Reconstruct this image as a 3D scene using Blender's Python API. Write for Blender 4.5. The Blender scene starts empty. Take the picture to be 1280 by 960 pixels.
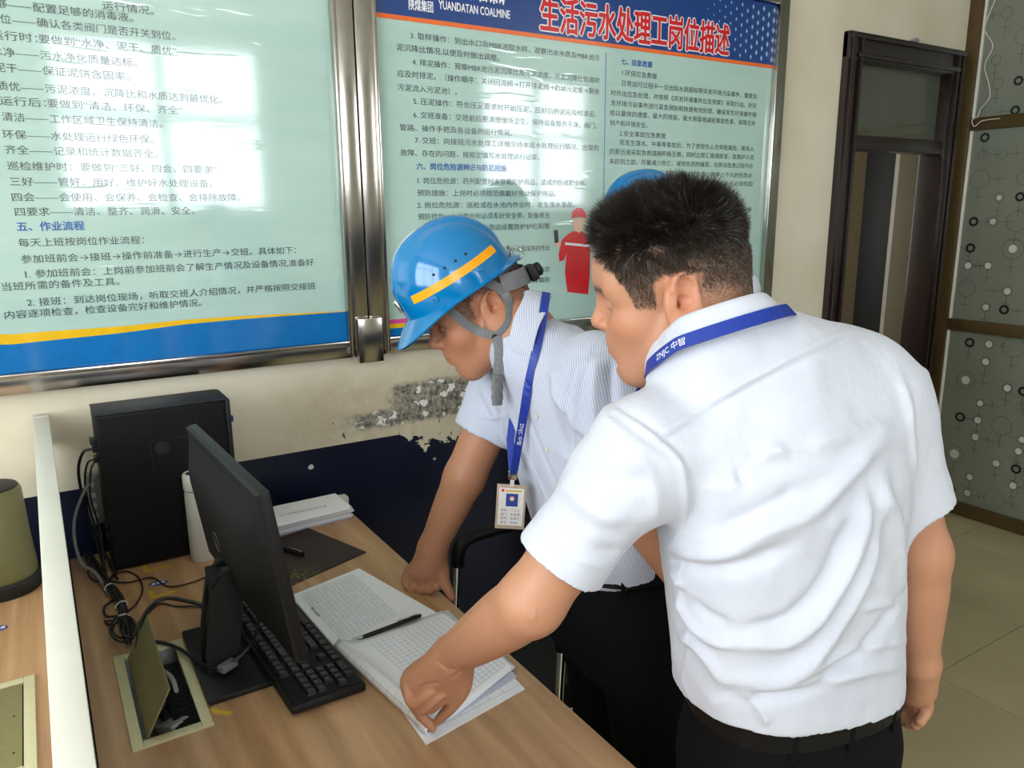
import bpy, bmesh, math, random
import numpy as np
from mathutils import Vector, Matrix
from mathutils.bvhtree import BVHTree
random.seed(7); rng = np.random.default_rng(7)
SC = bpy.context.scene; COL = SC.collection

# ------------------------------------------------------------------ camera, light, exposure
PITCH, YAW, ROLL, FPX = 0.2201072, 0.55546125, -0.00943767, 960.4
CAM = np.array([0.0, 0.0, 1.6])
def _axes():
    right = np.array([math.cos(YAW), -math.sin(YAW), 0.0])
    f = np.array([math.sin(YAW)*math.cos(PITCH), math.cos(YAW)*math.cos(PITCH), -math.sin(PITCH)])
    up = np.cross(right, f)
    cr, sr = math.cos(ROLL), math.sin(ROLL)
    return cr*right + sr*up, -sr*right + cr*up, f
RT, UP, FW = _axes()
cam = bpy.data.objects.new('camera', bpy.data.cameras.new('camera')); COL.objects.link(cam)
cam.data.sensor_width = 36.0; cam.data.lens = FPX/1280*36.0; cam.data.clip_start = 0.02
cam.matrix_world = Matrix(((RT[0], UP[0], -FW[0], CAM[0]), (RT[1], UP[1], -FW[1], CAM[1]), (RT[2], UP[2], -FW[2], CAM[2]), (0, 0, 0, 1)))
SC.camera = cam
world = bpy.data.worlds.new('world'); SC.world = world; world.use_nodes = True
wb = world.node_tree.nodes['Background']; wb.inputs[0].default_value = (0.90, 0.95, 1.0, 1); wb.inputs[1].default_value = 8.0
def area(name, loc, rot, sx, sy, power, colr):
    l = bpy.data.lights.new(name, 'AREA'); l.shape = 'RECTANGLE'; l.size = sx; l.size_y = sy; l.energy = power; l.color = colr
    o = bpy.data.objects.new(name, l); o.location = loc; o.rotation_euler = rot; COL.objects.link(o); return o
# portals guide the sky through the real window openings (windows are behind and left of the photographer)
WIN = [(0.35, 1.28), (1.36, 2.25), (4.45-1.3, 5.9-2.1)]
SC.view_settings.view_transform = 'Standard'; SC.view_settings.look = 'None'; SC.view_settings.gamma = 1.0
SC.view_settings.exposure = 0.12
try: SC.view_settings.use_curve_mapping = False
except Exception: pass
SC.cycles.use_denoising = True; SC.cycles.max_bounces = 8; SC.cycles.diffuse_bounces = 4
SC.cycles.sample_clamp_indirect = 6.0; SC.cycles.caustics_reflective = False; SC.cycles.caustics_refractive = False

# ------------------------------------------------------------------ reading positions from the photograph
def ray(x, y): return (FW*FPX + RT*(x-640) - UP*(y-480))/FPX
def PD(x, y, d): return CAM + ray(x, y)*d
def PZ(x, y, z): r = ray(x, y); return CAM + r*((z-CAM[2])/r[2])
def PY(x, y, Y): r = ray(x, y); return CAM + r*((Y-CAM[1])/r[1])
def PX(x, y, X): r = ray(x, y); return CAM + r*((X-CAM[0])/r[0])

# ------------------------------------------------------------------ materials
MAT = {}
def srgb(r, g, b):
    f = lambda c: (c/255)/12.92 if c/255 <= 0.04045 else ((c/255+0.055)/1.055)**2.4
    return (f(r), f(g), f(b), 1.0)
class NT:
    def __init__(s, name):
        m = bpy.data.materials.new(name); m.use_nodes = True; s.m = m; s.t = m.node_tree; s.b = s.t.nodes['Principled BSDF']; MAT[name] = m
    def n(s, typ, **kw):
        nd = s.t.nodes.new(typ)
        for k, v in kw.items():
            if k.startswith('i_'):
                key = k[2:]; nd.inputs[int(key) if key.isdigit() else key].default_value = v
            else: setattr(nd, k, v)
        return nd
    def l(s, a, b): s.t.links.new(a, b)
    def coords(s, scale=(1, 1, 1), rot=(0, 0, 0)):
        tc = s.n('ShaderNodeTexCoord'); mp = s.n('ShaderNodeMapping'); mp.inputs['Scale'].default_value = scale; mp.inputs['Rotation'].default_value = rot
        s.l(tc.outputs['Object'], mp.inputs[0]); return mp.outputs[0]
    def noise(s, co, scale, detail=3, rough=0.5):
        nd = s.n('ShaderNodeTexNoise'); nd.inputs['Scale'].default_value = scale; nd.inputs['Detail'].default_value = detail; nd.inputs['Roughness'].default_value = rough
        s.l(co, nd.inputs['Vector']); return nd.outputs[0]
    def ramp(s, v, stops):
        r = s.n('ShaderNodeValToRGB'); e = r.color_ramp.elements
        while len(e) < len(stops): e.new(0.5)
        for i, (p, c) in enumerate(stops): e[i].position = p; e[i].color = c
        s.l(v, r.inputs[0]); return r.outputs[0]
    def mix(s, f, a, b, mode='MIX'):
        m = s.n('ShaderNodeMix', data_type='RGBA', blend_type=mode)
        for v, k in ((f, 0), (a, 6), (b, 7)):
            if hasattr(v, 'links'): s.l(v, m.inputs[k])
            else: m.inputs[k].default_value = v
        return m.outputs[2]
    def math(s, op, a, b=0.0, c=None):
        m = s.n('ShaderNodeMath', operation=op)
        for v, k in ((a, 0), (b, 1), (c, 2)):
            if v is None: continue
            if hasattr(v, 'links'): s.l(v, m.inputs[k])
            else: m.inputs[k].default_value = v
        return m.outputs[0]
    def bump(s, h, strength, dist=0.01):
        b = s.n('ShaderNodeBump'); b.inputs['Strength'].default_value = strength; b.inputs['Distance'].default_value = dist
        s.l(h, b.inputs['Height']); s.l(b.outputs[0], s.b.inputs['Normal'])
    def base(s, c, rough=None, metal=None, spec=None, coat=None):
        if hasattr(c, 'links'): s.l(c, s.b.inputs['Base Color'])
        else: s.b.inputs['Base Color'].default_value = c
        if rough is not None: s.b.inputs['Roughness'].default_value = rough
        if metal is not None: s.b.inputs['Metallic'].default_value = metal
        if spec is not None: s.b.inputs['Specular IOR Level'].default_value = spec
        if coat is not None: s.b.inputs['Coat Weight'].default_value = coat; s.b.inputs['Coat Roughness'].default_value = 0.08
def plain(name, rgb, rough=0.5, metal=0.0, spec=0.5, var=0.06, scale=30, bump=0.0, coat=None):
    k = NT(name); c = srgb(*rgb); co = k.coords(); nz = k.noise(co, scale, 3)
    lo = tuple(max(0, v*(1-var)) for v in c[:3])+(1,); hi = tuple(min(1, v*(1+var)) for v in c[:3])+(1,)
    k.base(k.ramp(nz, [(0.3, lo), (0.7, hi)]), rough, metal, spec, coat)
    if bump: k.bump(nz, bump, 0.002)
    return k.m

plain('black_plastic', (20, 20, 21), 0.5, bump=0.05, scale=400, spec=0.35)
plain('black_matt', (9, 9, 10), 0.6, spec=0.25)
plain('key_plastic', (28, 28, 30), 0.42, spec=0.4)
plain('legend', (150, 150, 150), 0.5)
plain('black_cable', (16, 16, 17), 0.45)
plain('grey_cable', (120, 120, 118), 0.5)
plain('white_cable', (215, 213, 205), 0.5)
plain('plug_grey', (150, 150, 150), 0.5)
plain('steel', (190, 186, 178), 0.16, metal=1.0, var=0.03)
plain('chrome', (205, 205, 205), 0.12, metal=1.0, var=0.02)
plain('champagne', (205, 199, 160), 0.42, metal=0.15, var=0.04, scale=60)
plain('champagne_flap', (138, 131, 88), 0.45, metal=0.3, var=0.05, scale=60)
plain('cream_metal', (232, 231, 220), 0.4, var=0.03, scale=8)
plain('olive', (92, 90, 52), 0.42, var=0.05)
plain('cup_white', (205, 203, 195), 0.35, var=0.03)
plain('paper', (240, 241, 245), 0.8, var=0.015, scale=12)
plain('paper_side', (190, 196, 214), 0.85, var=0.1, scale=200)
plain('ink', (70, 72, 82), 0.8)
plain('ink_light', (128, 131, 140), 0.8)
plain('ink_blue', (52, 70, 150), 0.7)
plain('tape_yellow', (205, 170, 52), 0.5)
plain('sticker_blue', (38, 66, 138), 0.4)
plain('sticker_white', (200, 205, 215), 0.4)
plain('print_blue', (8, 112, 184), 0.2, coat=1.0)
plain('print_navy', (10, 62, 132), 0.2, coat=1.0)
plain('print_yellow', (238, 190, 20), 0.2, coat=1.0)
plain('print_orange', (240, 110, 40), 0.2, coat=1.0)
plain('print_pink', (225, 80, 160), 0.2, coat=1.0)
plain('print_red', (214, 24, 34), 0.2, coat=1.0)
plain('print_white', (240, 242, 245), 0.2, coat=1.0)
plain('print_diamond', (150, 190, 225), 0.2, coat=1.0)
plain('print_black', (62, 74, 76), 0.2, coat=1.0)
plain('print_skin', (232, 190, 165), 0.2, coat=1.0)
plain('print_dark', (30, 32, 38), 0.2, coat=1.0)
plain('print_head', (20, 96, 170), 0.2, coat=1.0)
plain('dark_wood', (32, 20, 18), 0.28, var=0.15, scale=12, coat=0.5)
plain('bronze_frame', (92, 74, 44), 0.35, metal=0.4, var=0.05)
plain('door_panel', (46, 47, 50), 0.5)
plain('beyond_wall', (170, 158, 136), 0.9)
plain('ring_black', (14, 14, 14), 0.4)
plain('ring_thin', (72, 74, 68), 0.4)
plain('ring_white', (196, 200, 192), 0.5)
plain('leather_black', (9, 9, 10), 0.45, bump=0.2, scale=300, spec=0.25)
plain('trouser_black', (8, 9, 12), 0.85, bump=0.1, scale=500, spec=0.15)
plain('shoe', (18, 17, 16), 0.3)
plain('lanyard_blue', (18, 50, 145), 0.45, bump=0.1, scale=900)
plain('helmet_blue', (0, 118, 180), 0.14, var=0.02, coat=0.5)
plain('helmet_tape', (252, 168, 10), 0.25, var=0.03)
plain('strap_grey', (112, 114, 116), 0.7, var=0.2, scale=300, bump=0.3)
plain('band_grey', (118, 118, 122), 0.55)
plain('badge_card', (215, 214, 212), 0.3)
plain('badge_case', (176, 160, 140), 0.2)
plain('concrete', (130, 128, 122), 0.9)
plain('ceiling_paint', (225, 222, 212), 0.9)
def mk_skin():
    k = NT('skin'); at = k.n('ShaderNodeAttribute', attribute_name='Col'); co = k.coords()
    n1 = k.noise(co, 55, 4); n2 = k.noise(co, 420, 2)
    c = k.mix(k.math('MULTIPLY', n1, 0.16), at.outputs[0], (0.40, 0.16, 0.10, 1), 'MIX')
    k.base(c, 0.48, spec=0.45)
    k.b.inputs['Subsurface Weight'].default_value = 0.12; k.b.inputs['Subsurface Radius'].default_value = (0.012, 0.005, 0.003); k.b.inputs['Subsurface Scale'].default_value = 0.5
    k.bump(n2, 0.12, 0.001)
mk_skin()
def mk_hair():
    k = NT('hair'); at = k.n('ShaderNodeAttribute', attribute_name='Col'); k.base(at.outputs[0], 0.42, spec=0.5)
mk_hair()
def mk_desk():
    k = NT('desk_wood'); co = k.coords((1, 0.09, 1)); nz = k.noise(co, 26, 6, 0.6)
    co2 = k.coords((1, 0.05, 1)); w = k.n('ShaderNodeTexWave', wave_type='BANDS', bands_direction='X'); k.l(co2, w.inputs[0])
    w.inputs['Scale'].default_value = 5.0; w.inputs['Distortion'].default_value = 14; w.inputs['Detail'].default_value = 3; w.inputs['Detail Scale'].default_value = 1.3
    fine = k.noise(k.coords((1, 0.03, 1)), 190, 3)
    a = k.ramp(nz, [(0.25, srgb(138, 98, 66)), (0.48, srgb(180, 140, 101)), (0.75, srgb(204, 166, 124))])
    b = k.mix(k.math('MULTIPLY', w.outputs[1], 0.45), a, srgb(134, 94, 60))
    c = k.mix(k.math('MULTIPLY', fine, 0.35), b, srgb(205, 170, 130))
    k.base(c, 0.33, spec=0.45); k.bump(fine, 0.06, 0.001)
mk_desk()
def mk_shirt(name, stripes):
    k = NT(name); co = k.coords(); n1 = k.noise(co, 700, 2); n2 = k.noise(k.coords((1, 1, 0.35)), 17, 4)
    base = k.ramp(n2, [(0.3, srgb(197, 201, 212)), (0.7, srgb(206, 210, 220))])
    if stripes:
        mp = k.coords((1, 1, 1), (0.3, 0.0, 0.9)); w = k.n('ShaderNodeTexWave', wave_type='BANDS', bands_direction='X'); k.l(mp, w.inputs[0]); w.inputs['Scale'].default_value = 78; w.inputs['Distortion'].default_value = 0.0
        s = k.ramp(w.outputs[1], [(0.5, (0, 0, 0, 1)), (0.75, (1, 1, 1, 1))])
        base = k.mix(k.math('MULTIPLY', s, 0.75), base, srgb(150, 160, 192))
    k.base(base, 0.75, spec=0.25); k.bump(k.math('ADD', k.math('MULTIPLY', n1, 0.12), n2), 0.5, 0.010)
    k.b.inputs['Sheen Weight'].default_value = 0.15
mk_shirt('shirt_white', False); mk_shirt('shirt_striped', True)
def mk_board():
    k = NT('board_print'); co = k.coords((0.35, 1, 2.2)); n = k.noise(co, 7, 4); n2 = k.noise(k.coords((0.12, 1, 1.0)), 26, 2)
    r = k.ramp(n2, [(0.60, (0, 0, 0, 1)), (0.66, (1, 1, 1, 1))])
    k.base(k.ramp(n, [(0.3, srgb(176, 207, 197)), (0.7, srgb(184, 213, 203))]), 0.07, spec=0.6, coat=1.0)
    k.bump(k.math('ADD', k.math('MULTIPLY', n, .5), k.math('MULTIPLY', r, 0.35)), 0.22, 0.002); k.l(k.b.inputs['Normal'].links[0].from_socket, k.b.inputs['Coat Normal'])
    k.b.inputs['Coat Roughness'].default_value = 0.06
mk_board()
def mk_wall():
    # off-white plaster above, navy gloss paint below, with the crumbled patch and flakes at x 0.75-1.35
    k = NT('wall_paint'); tc = k.n('ShaderNodeTexCoord'); sx = k.n('ShaderNodeSeparateXYZ'); k.l(tc.outputs['Object'], sx.inputs[0])
    X, Z = sx.outputs[0], sx.outputs[2]; co = tc.outputs['Object']
    big = k.noise(co, 2.5, 4); fine = k.noise(co, 90, 5, 0.7); mid = k.noise(co, 22, 5, 0.65); speck = k.noise(co, 34, 3)
    up = k.ramp(big, [(0.3, srgb(218, 208, 182)), (0.7, srgb(230, 223, 203))])
    def box(v, lo, hi, soft):
        a = k.n('ShaderNodeMapRange', interpolation_type='SMOOTHSTEP'); k.l(v, a.inputs[0]); a.inputs[1].default_value = lo-soft; a.inputs[2].default_value = lo+soft
        b = k.n('ShaderNodeMapRange', interpolation_type='SMOOTHSTEP'); k.l(v, b.inputs[0]); b.inputs[1].default_value = hi-soft; b.inputs[2].default_value = hi+soft; b.inputs[3].default_value = 1; b.inputs[4].default_value = 0
        return k.math('MULTIPLY', a.outputs[0], b.outputs[0])
    stain = k.math('MULTIPLY', box(X, 0.62, 1.6, 0.12), box(Z, 0.86, 1.12, 0.08))
    up = k.mix(k.math('MULTIPLY', stain, k.math('MULTIPLY', mid, 0.9)), up, srgb(168, 152, 118))
    Xw = k.math('ADD', X, k.math('MULTIPLY', mid, 0.12)); Zw = k.math('ADD', Z, k.math('MULTIPLY', mid, 0.05))
    scar = k.math('MULTIPLY', box(Xw, 1.00, 1.9, 0.03), box(Zw, 0.985, 1.085, 0.012))
    scar2 = k.math('MULTIPLY', box(Xw, 0.86, 1.9, 0.05), box(Zw, 0.955, 1.005, 0.012))
    sc = k.math('MAXIMUM', scar, scar2)
    grit = k.ramp(fine, [(0.36, srgb(62, 60, 54)), (0.5, srgb(134, 130, 118)), (0.64, srgb(176, 170, 154))])
    c = k.mix(sc, up, grit)
    fl = k.ramp(speck, [(0.60, (0, 0, 0, 1)), (0.625, (1, 1, 1, 1))])
    c = k.mix(k.math('MULTIPLY', sc, fl), c, srgb(232, 230, 226))
    # small dark scratches low on the plaster
    scr = k.ramp(k.noise(k.coords((1, 1, 0.35)), 60, 2), [(0.66, (0, 0, 0, 1)), (0.70, (1, 1, 1, 1))])
    c = k.mix(k.math('MULTIPLY', scr, k.math('MULTIPLY', box(X, 0.66, 1.2, 0.1), box(Z, 0.89, 1.0, 0.03))), c, srgb(92, 78, 60))
    # wainscot edge
    navy = k.ramp(k.noise(co, 6, 3), [(0.3, srgb(5, 14, 38)), (0.7, srgb(8, 19, 47))])
    edge = k.math('ADD', 0.893, k.math('MULTIPLY', k.math('SUBTRACT', mid, 0.62), k.math('MULTIPLY', box(X, 1.0, 1.7, 0.05), 0.28)))
    isn = k.math('LESS_THAN', Z, edge)
    c = k.mix(isn, c, navy)
    chip = k.ramp(k.noise(co, 19, 1), [(0.745, (0, 0, 0, 1)), (0.755, (1, 1, 1, 1))])
    c = k.mix(k.math('MULTIPLY', isn, k.math('MULTIPLY', chip, box(Z, 0.78, 0.9, 0.02))), c, srgb(225, 222, 215))
    k.base(c, None); rg = k.math('SUBTRACT', 0.85, k.math('MULTIPLY', isn, 0.5)); k.l(rg, k.b.inputs['Roughness'])
    k.bump(k.math('ADD', k.math('MULTIPLY', sc, k.math('SUBTRACT', fine, 1.0)), k.math('MULTIPLY', mid, 0.1)), 0.5, 0.006)
mk_wall()
def mk_room():
    k = NT('room_paint'); tc = k.n('ShaderNodeTexCoord'); sx = k.n('ShaderNodeSeparateXYZ'); k.l(tc.outputs['Object'], sx.inputs[0])
    isn = k.math('LESS_THAN', sx.outputs[2], 0.893); k.base(k.mix(isn, srgb(224, 220, 206), srgb(20, 40, 85)), 0.7)
mk_room()
def mk_tile():
    k = NT('floor_tile'); co = k.coords(); k.base(k.ramp(k.noise(co, 3, 5), [(0.3, srgb(158, 146, 112)), (0.7, srgb(170, 158, 124))]), 0.14, spec=0.5)
mk_tile()
plain('grout', (84, 76, 58), 0.9)
def mk_frost():
    k = NT('frosted_glass'); co = k.coords(); k.base(k.ramp(k.noise(co, 2, 3), [(0.3, srgb(122, 127, 112)), (0.7, srgb(134, 139, 124))]), 0.3, spec=0.5)
    k.b.inputs['Transmission Weight'].default_value = 0.12; k.bump(k.noise(co, 300, 2), 0.1, 0.001)
mk_frost()
def mk_pad():
    k = NT('mouse_pad'); co = k.coords(); sx = k.n('ShaderNodeSeparateXYZ'); tc = k.n('ShaderNodeTexCoord'); k.l(tc.outputs['Object'], sx.inputs[0])
    n = k.noise(k.coords((1, 0.6, 1)), 120, 4, 0.7); g = k.ramp(n, [(0.52, (0, 0, 0, 1)), (0.6, (1, 1, 1, 1))])
    d = k.n('ShaderNodeMapRange'); k.l(sx.outputs[1], d.inputs[0]); d.inputs[1].default_value = 1.80; d.inputs[2].default_value = 1.70; d.inputs[3].default_value = 0; d.inputs[4].default_value = 0.8
    e = k.n('ShaderNodeMapRange'); k.l(sx.outputs[0], e.inputs[0]); e.inputs[1].default_value = 0.52; e.inputs[2].default_value = 0.46; e.inputs[3].default_value = 0; e.inputs[4].default_value = 1
    k.base(k.mix(k.math('MULTIPLY', g, k.math('MULTIPLY', d.outputs[0], e.outputs[0])), srgb(44, 32, 32), srgb(150, 140, 50)), 0.6)
mk_pad()
def mk_glass():
    k = NT('window_glass'); k.base((0.9, 0.95, 0.95, 1), 0.02); k.b.inputs['Transmission Weight'].default_value = 1.0; k.b.inputs['IOR'].default_value = 1.45
mk_glass()
def mk_transom():
    k = NT('transom_glass'); k.base(srgb(88, 92, 78), 0.08, spec=0.7)
mk_transom()

# ------------------------------------------------------------------ object helpers
def link(name, me, m=None, parent=None, smooth=False):
    o = bpy.data.objects.new(name, me); COL.objects.link(o)
    if m and not me.materials: me.materials.append(MAT[m])
    if parent: o.parent = parent; o.matrix_parent_inverse = parent.matrix_world.inverted() if parent.type != 'EMPTY' else Matrix.Translation(-parent.location) 
    if smooth: me.polygons.foreach_set('use_smooth', [True]*len(me.polygons))
    return o
def empty(name, loc, label, cat, group=None):
    o = bpy.data.objects.new(name, None); o.location = loc; o.empty_display_size = 0.05; COL.objects.link(o)
    return tag(o, label, cat, group)
def tag(o, label=None, cat=None, group=None, kind=None):
    if label: o['label'] = label
    if cat: o['category'] = cat
    if group: o['group'] = group
    if kind: o['kind'] = kind
    return o
class MB:
    """collects world-space shapes into one mesh"""
    def __init__(s): s.v = []; s.f = []; s.mi = []; s.cur = 0
    def add(s, vs, fs):
        n = len(s.v); s.v += [tuple(map(float, v)) for v in vs]; s.f += [tuple(i+n for i in f) for f in fs]; s.mi += [s.cur]*len(fs); return s
    def box(s, lo, hi, bev=0.0, M=None):
        lo = np.array(lo, float); hi = np.array(hi, float); bm = bmesh.new(); bmesh.ops.create_cube(bm, size=1)
        for v in bm.verts: v.co = Vector([(lo[i]+hi[i])/2 + v.co[i]*(hi[i]-lo[i]) for i in range(3)])
        if bev: bmesh.ops.bevel(bm, geom=bm.edges[:], offset=bev, segments=2, affect='EDGES', profile=0.6)
        if M is not None: bm.transform(M)
        s.add([v.co for v in bm.verts], [[v.index for v in f.verts] for f in bm.faces]) if not bm.verts.index_update() else 0
        bm.free(); return s
    def prism(s, pts, z0, z1):
        n = len(pts); b = [(p[0], p[1], z0) for p in pts]; t = [(p[0], p[1], z1) for p in pts]
        return s.add(b+t, [tuple(range(n))[::-1], tuple(range(n, 2*n))]+[(i, (i+1) % n, n+(i+1) % n, n+i) for i in range(n)])
    def lathe(s, c, prof, n=32, ax=(0, 0, 1)):
        ax = Vector(ax).normalized(); q = ax.to_track_quat('Z', 'Y'); c = Vector(c); vs = []
        for r, z in prof:
            for i in range(n):
                a = 2*math.pi*i/n; vs.append(c+q @ Vector((r*math.cos(a), r*math.sin(a), z)))
        fs = [(j*n+i, j*n+(i+1) % n, (j+1)*n+(i+1) % n, (j+1)*n+i) for j in range(len(prof)-1) for i in range(n)]
        fs += [tuple(range(n))[::-1], tuple((len(prof)-1)*n+i for i in range(n))]
        return s.add(vs, fs)
    def tube(s, pts, r, n=8, sub=8, flat=None, upv=None):
        P = catmull(pts, sub) if sub > 1 else [Vector(p) for p in pts]; N = len(P); vs = []
        up = Vector(upv) if upv is not None else Vector((0.13, 0.21, 1)); 
        for i, p in enumerate(P):
            t = (P[min(i+1, N-1)]-P[max(i-1, 0)]).normalized(); a = up-t*up.dot(t)
            if a.length < 1e-4: a = t.orthogonal()
            a.normalize(); b = t.cross(a); up = a if upv is None else up
            rr = r if not callable(r) else r(i/(N-1)); 
            for k in range(n):
                an = 2*math.pi*(k+0.5)/n
                w, h = (rr, rr) if flat is None else (flat[0]*math.sqrt(2), flat[1]*math.sqrt(2))
                vs.append(p+b*(w*math.cos(an))+a*(h*math.sin(an)))
        fs = [(j*n+i, j*n+(i+1) % n, (j+1)*n+(i+1) % n, (j+1)*n+i) for j in range(N-1) for i in range(n)]
        fs += [tuple(range(n))[::-1], tuple((N-1)*n+i for i in range(n))]
        return s.add(vs, fs)
    def build(s, name, m, parent=None, smooth=False, bev=0.0):
        me = bpy.data.meshes.new(name); me.from_pydata(s.v, [], s.f)
        ms = m if isinstance(m, (list, tuple)) else [m]
        for x in ms: me.materials.append(MAT[x])
        if len(ms) > 1: me.polygons.foreach_set('material_index', s.mi)
        me.update(); o = link(name, me, None, parent, smooth)
        bm = bmesh.new(); bm.from_mesh(me); bmesh.ops.recalc_face_normals(bm, faces=bm.faces); bm.to_mesh(me); bm.free()
        if smooth: me.polygons.foreach_set('use_smooth', [True]*len(me.polygons)); me.set_sharp_from_angle(angle=0.7)
        return o
def catmull(pts, sub):
    p = [Vector(q) for q in pts]; p = [p[0]*2-p[1]]+p+[p[-1]*2-p[-2]]; out = []
    for i in range(1, len(p)-2):
        for k in range(sub):
            t = k/sub; a, b, c, d = p[i-1], p[i], p[i+1], p[i+2]
            out.append(0.5*((2*b)+(c-a)*t+(2*a-5*b+4*c-d)*t*t+(3*b-a-3*c+d)*t**3))
    out.append(p[-2]); return out
def box(name, lo, hi, m, parent=None, bev=0.0): return MB().box(lo, hi, bev).build(name, m, parent, smooth=bev > 0)
_tc = {}
def text_verts(body, bold=0.0):
    """flat outline of a line of writing, 1 em high: (verts Nx2, faces)"""
    key = (body, bold)
    if key in _tc: return _tc[key]
    c = bpy.data.curves.new('t', 'FONT'); c.body = body; c.resolution_u = 2; c.offset = bold; c.size = 1.0
    o = bpy.data.objects.new('t', c); COL.objects.link(o); dg = bpy.context.evaluated_depsgraph_get()
    me = o.evaluated_get(dg).to_mesh(); n = len(me.vertices); co = np.zeros(n*3, np.float32); me.vertices.foreach_get('co', co)
    fs = [tuple(p.vertices) for p in me.polygons]; o.evaluated_get(dg).to_mesh_clear(); bpy.data.objects.remove(o); bpy.data.curves.remove(c)
    co = co.reshape(-1, 3)[:, :2]; _tc[key] = (co, fs); return _tc[key]

# ------------------------------------------------------------------ the room
WY = 2.25; PXX = 4.07; CEIL = 3.25; RX0, RY0 = -2.4, -3.2
def struct(o): o['kind'] = 'structure'; return o
DX0, DX1, DZ = 3.17, 3.92, 2.26
w = MB(); w.box((RX0-.2, WY, 0), (DX0, WY+.1, CEIL)); w.box((DX0, WY, DZ), (DX1, WY+.1, CEIL)); w.box((DX1, WY, 0), (PXX+.1, WY+.1, CEIL))
struct(w.build('wall_back', 'wall_paint'))
struct(box('ceiling', (RX0-.2, RY0-.2, CEIL), (6.4, 4.6, CEIL+.1), 'ceiling_paint'))
fl = struct(box('floor', (RX0-.2, RY0-.2, -0.1), (6.4, 4.6, -0.004), 'grout'))
T = 0.60
tm = MB().box((-T/2+.0015, -T/2+.0015, -0.012), (T/2-.0015, T/2-.0015, 0), 0.0008)
t0 = tm.build('tile', 'floor_tile', fl); tiles = [t0]
for i in range(-8, 6):
    for j in range(-8, 5):
        cx = 2.52+T/2+T*i; cy = 1.268+T/2+T*j
        if cx > 6.4 or cy > 4.5 or cx < RX0 or cy < RY0: continue
        o = bpy.data.objects.new('tile', t0.data)
        COL.objects.link(o); o.parent = fl; o.location = (cx, cy, 0)
bpy.data.objects.remove(t0)
# outer walls: left, and the front wall with its windows (behind the photographer)
lw = MB(); LY0, LY1, LZ0, LZ1 = -1.6, 1.5, 0.95, 2.9
lw.box((RX0-.2, RY0-.2, 0), (RX0, LY0, CEIL)); lw.box((RX0-.2, LY1, 0), (RX0, WY+.2, CEIL)); lw.box((RX0-.2, LY0, 0), (RX0, LY1, LZ0)); lw.box((RX0-.2, LY0, LZ1), (RX0, LY1, CEIL))
struct(lw.build('wall_left', 'room_paint'))
lf_ = MB()
for y in (LY0, -.6, .5, LY1-.05): lf_.box((RX0-.12, y, LZ0), (RX0-.06, y+.05, LZ1))
for z in (LZ0, 2.3, LZ1-.05): lf_.box((RX0-.12, LY0, z), (RX0-.06, LY1, z+.05))
struct(lf_.build('window_4', 'cream_metal'))
pl = bpy.data.lights.new('daylight', 'AREA'); pl.shape = 'RECTANGLE'; pl.size = LZ1-LZ0; pl.size_y = LY1-LY0; pl.cycles.is_portal = True
po = bpy.data.objects.new('daylight', pl); po.location = (RX0-.21, (LY0+LY1)/2, (LZ0+LZ1)/2); po.rotation_euler = (0, math.radians(-90), 0); COL.objects.link(po)
YW = RY0
wins = [(0.30, 2.05), (4.4, 5.9), (-2.0, -0.55)]
ZS, ZT = 1.62, 3.1
f = MB(); f.box((RX0-.2, YW-.2, 0), (6.4, YW, ZS)); f.box((RX0-.2, YW-.2, ZT), (6.4, YW, CEIL))
xs = [RX0-.2]+[v for a in sorted(wins) for v in a]+[6.4]
for i in range(0, len(xs), 2): f.box((xs[i], YW-.2, ZS), (xs[i+1], YW, ZT))
struct(f.build('wall_front', 'room_paint'))
for n, (a, b) in enumerate(wins):
    wr = MB(); g = MB(); m = (a+b)/2; zt = 2.45
    for lo, hi in (((a, ZS), (a+.05, ZT)), ((b-.05, ZS), (b, ZT)), ((a, ZS), (b, ZS+.05)), ((a, ZT-.05), (b, ZT)), ((m-.035, ZS), (m+.035, ZT)), ((a, zt-.03), (b, zt+.03))):
        wr.box((lo[0], YW-.12, lo[1]), (hi[0], YW-.06, hi[1]))
    o = struct(wr.build('window_%d' % (n+1), 'cream_metal'))
    pl = bpy.data.lights.new('daylight', 'AREA'); pl.shape = 'RECTANGLE'; pl.size = b-a; pl.size_y = ZT-ZS; pl.cycles.is_portal = True
    po = bpy.data.objects.new('daylight', pl); po.location = (m, YW-.21, (ZS+ZT)/2); po.rotation_euler = (math.radians(90), 0, 0); COL.objects.link(po)
# side wall beyond the partition and rear room
struct(box('wall_right', (6.4, RY0-.2, 0), (6.6, 4.6, CEIL), 'room_paint'))
wb_ = MB(); wb_.box((2.2, 4.4, 0), (6.6, 4.6, .9)); wb_.box((2.2, 4.4, 2.6), (6.6, 4.6, CEIL)); wb_.box((2.2, 4.4, .9), (2.6, 4.6, 2.6)); wb_.box((3.3, 4.4, .9), (6.6, 4.6, 2.6)); struct(wb_.build('wall_beyond', 'beyond_wall'))  # gap in this wall is an unseen opening, added to light the rear room
pl = bpy.data.lights.new('daylight', 'AREA'); pl.shape = 'RECTANGLE'; pl.size = .7; pl.size_y = 1.7; pl.cycles.is_portal = True
po = bpy.data.objects.new('daylight', pl); po.location = (2.95, 4.61, 1.75); po.rotation_euler = (math.radians(-90), 0, 0); COL.objects.link(po)
struct(box('wall_passage', (5.35, WY+.2, 0), (5.5, 4.4, CEIL), 'beyond_wall'))
struct(box('wall_corridor', (2.2, WY+.2, 0), (2.4, 4.4, CEIL), 'beyond_wall'))
struct(box('wall_corner', (PXX+.1, WY+.0, 0), (6.6, WY+.2, CEIL), 'beyond_wall'))

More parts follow.
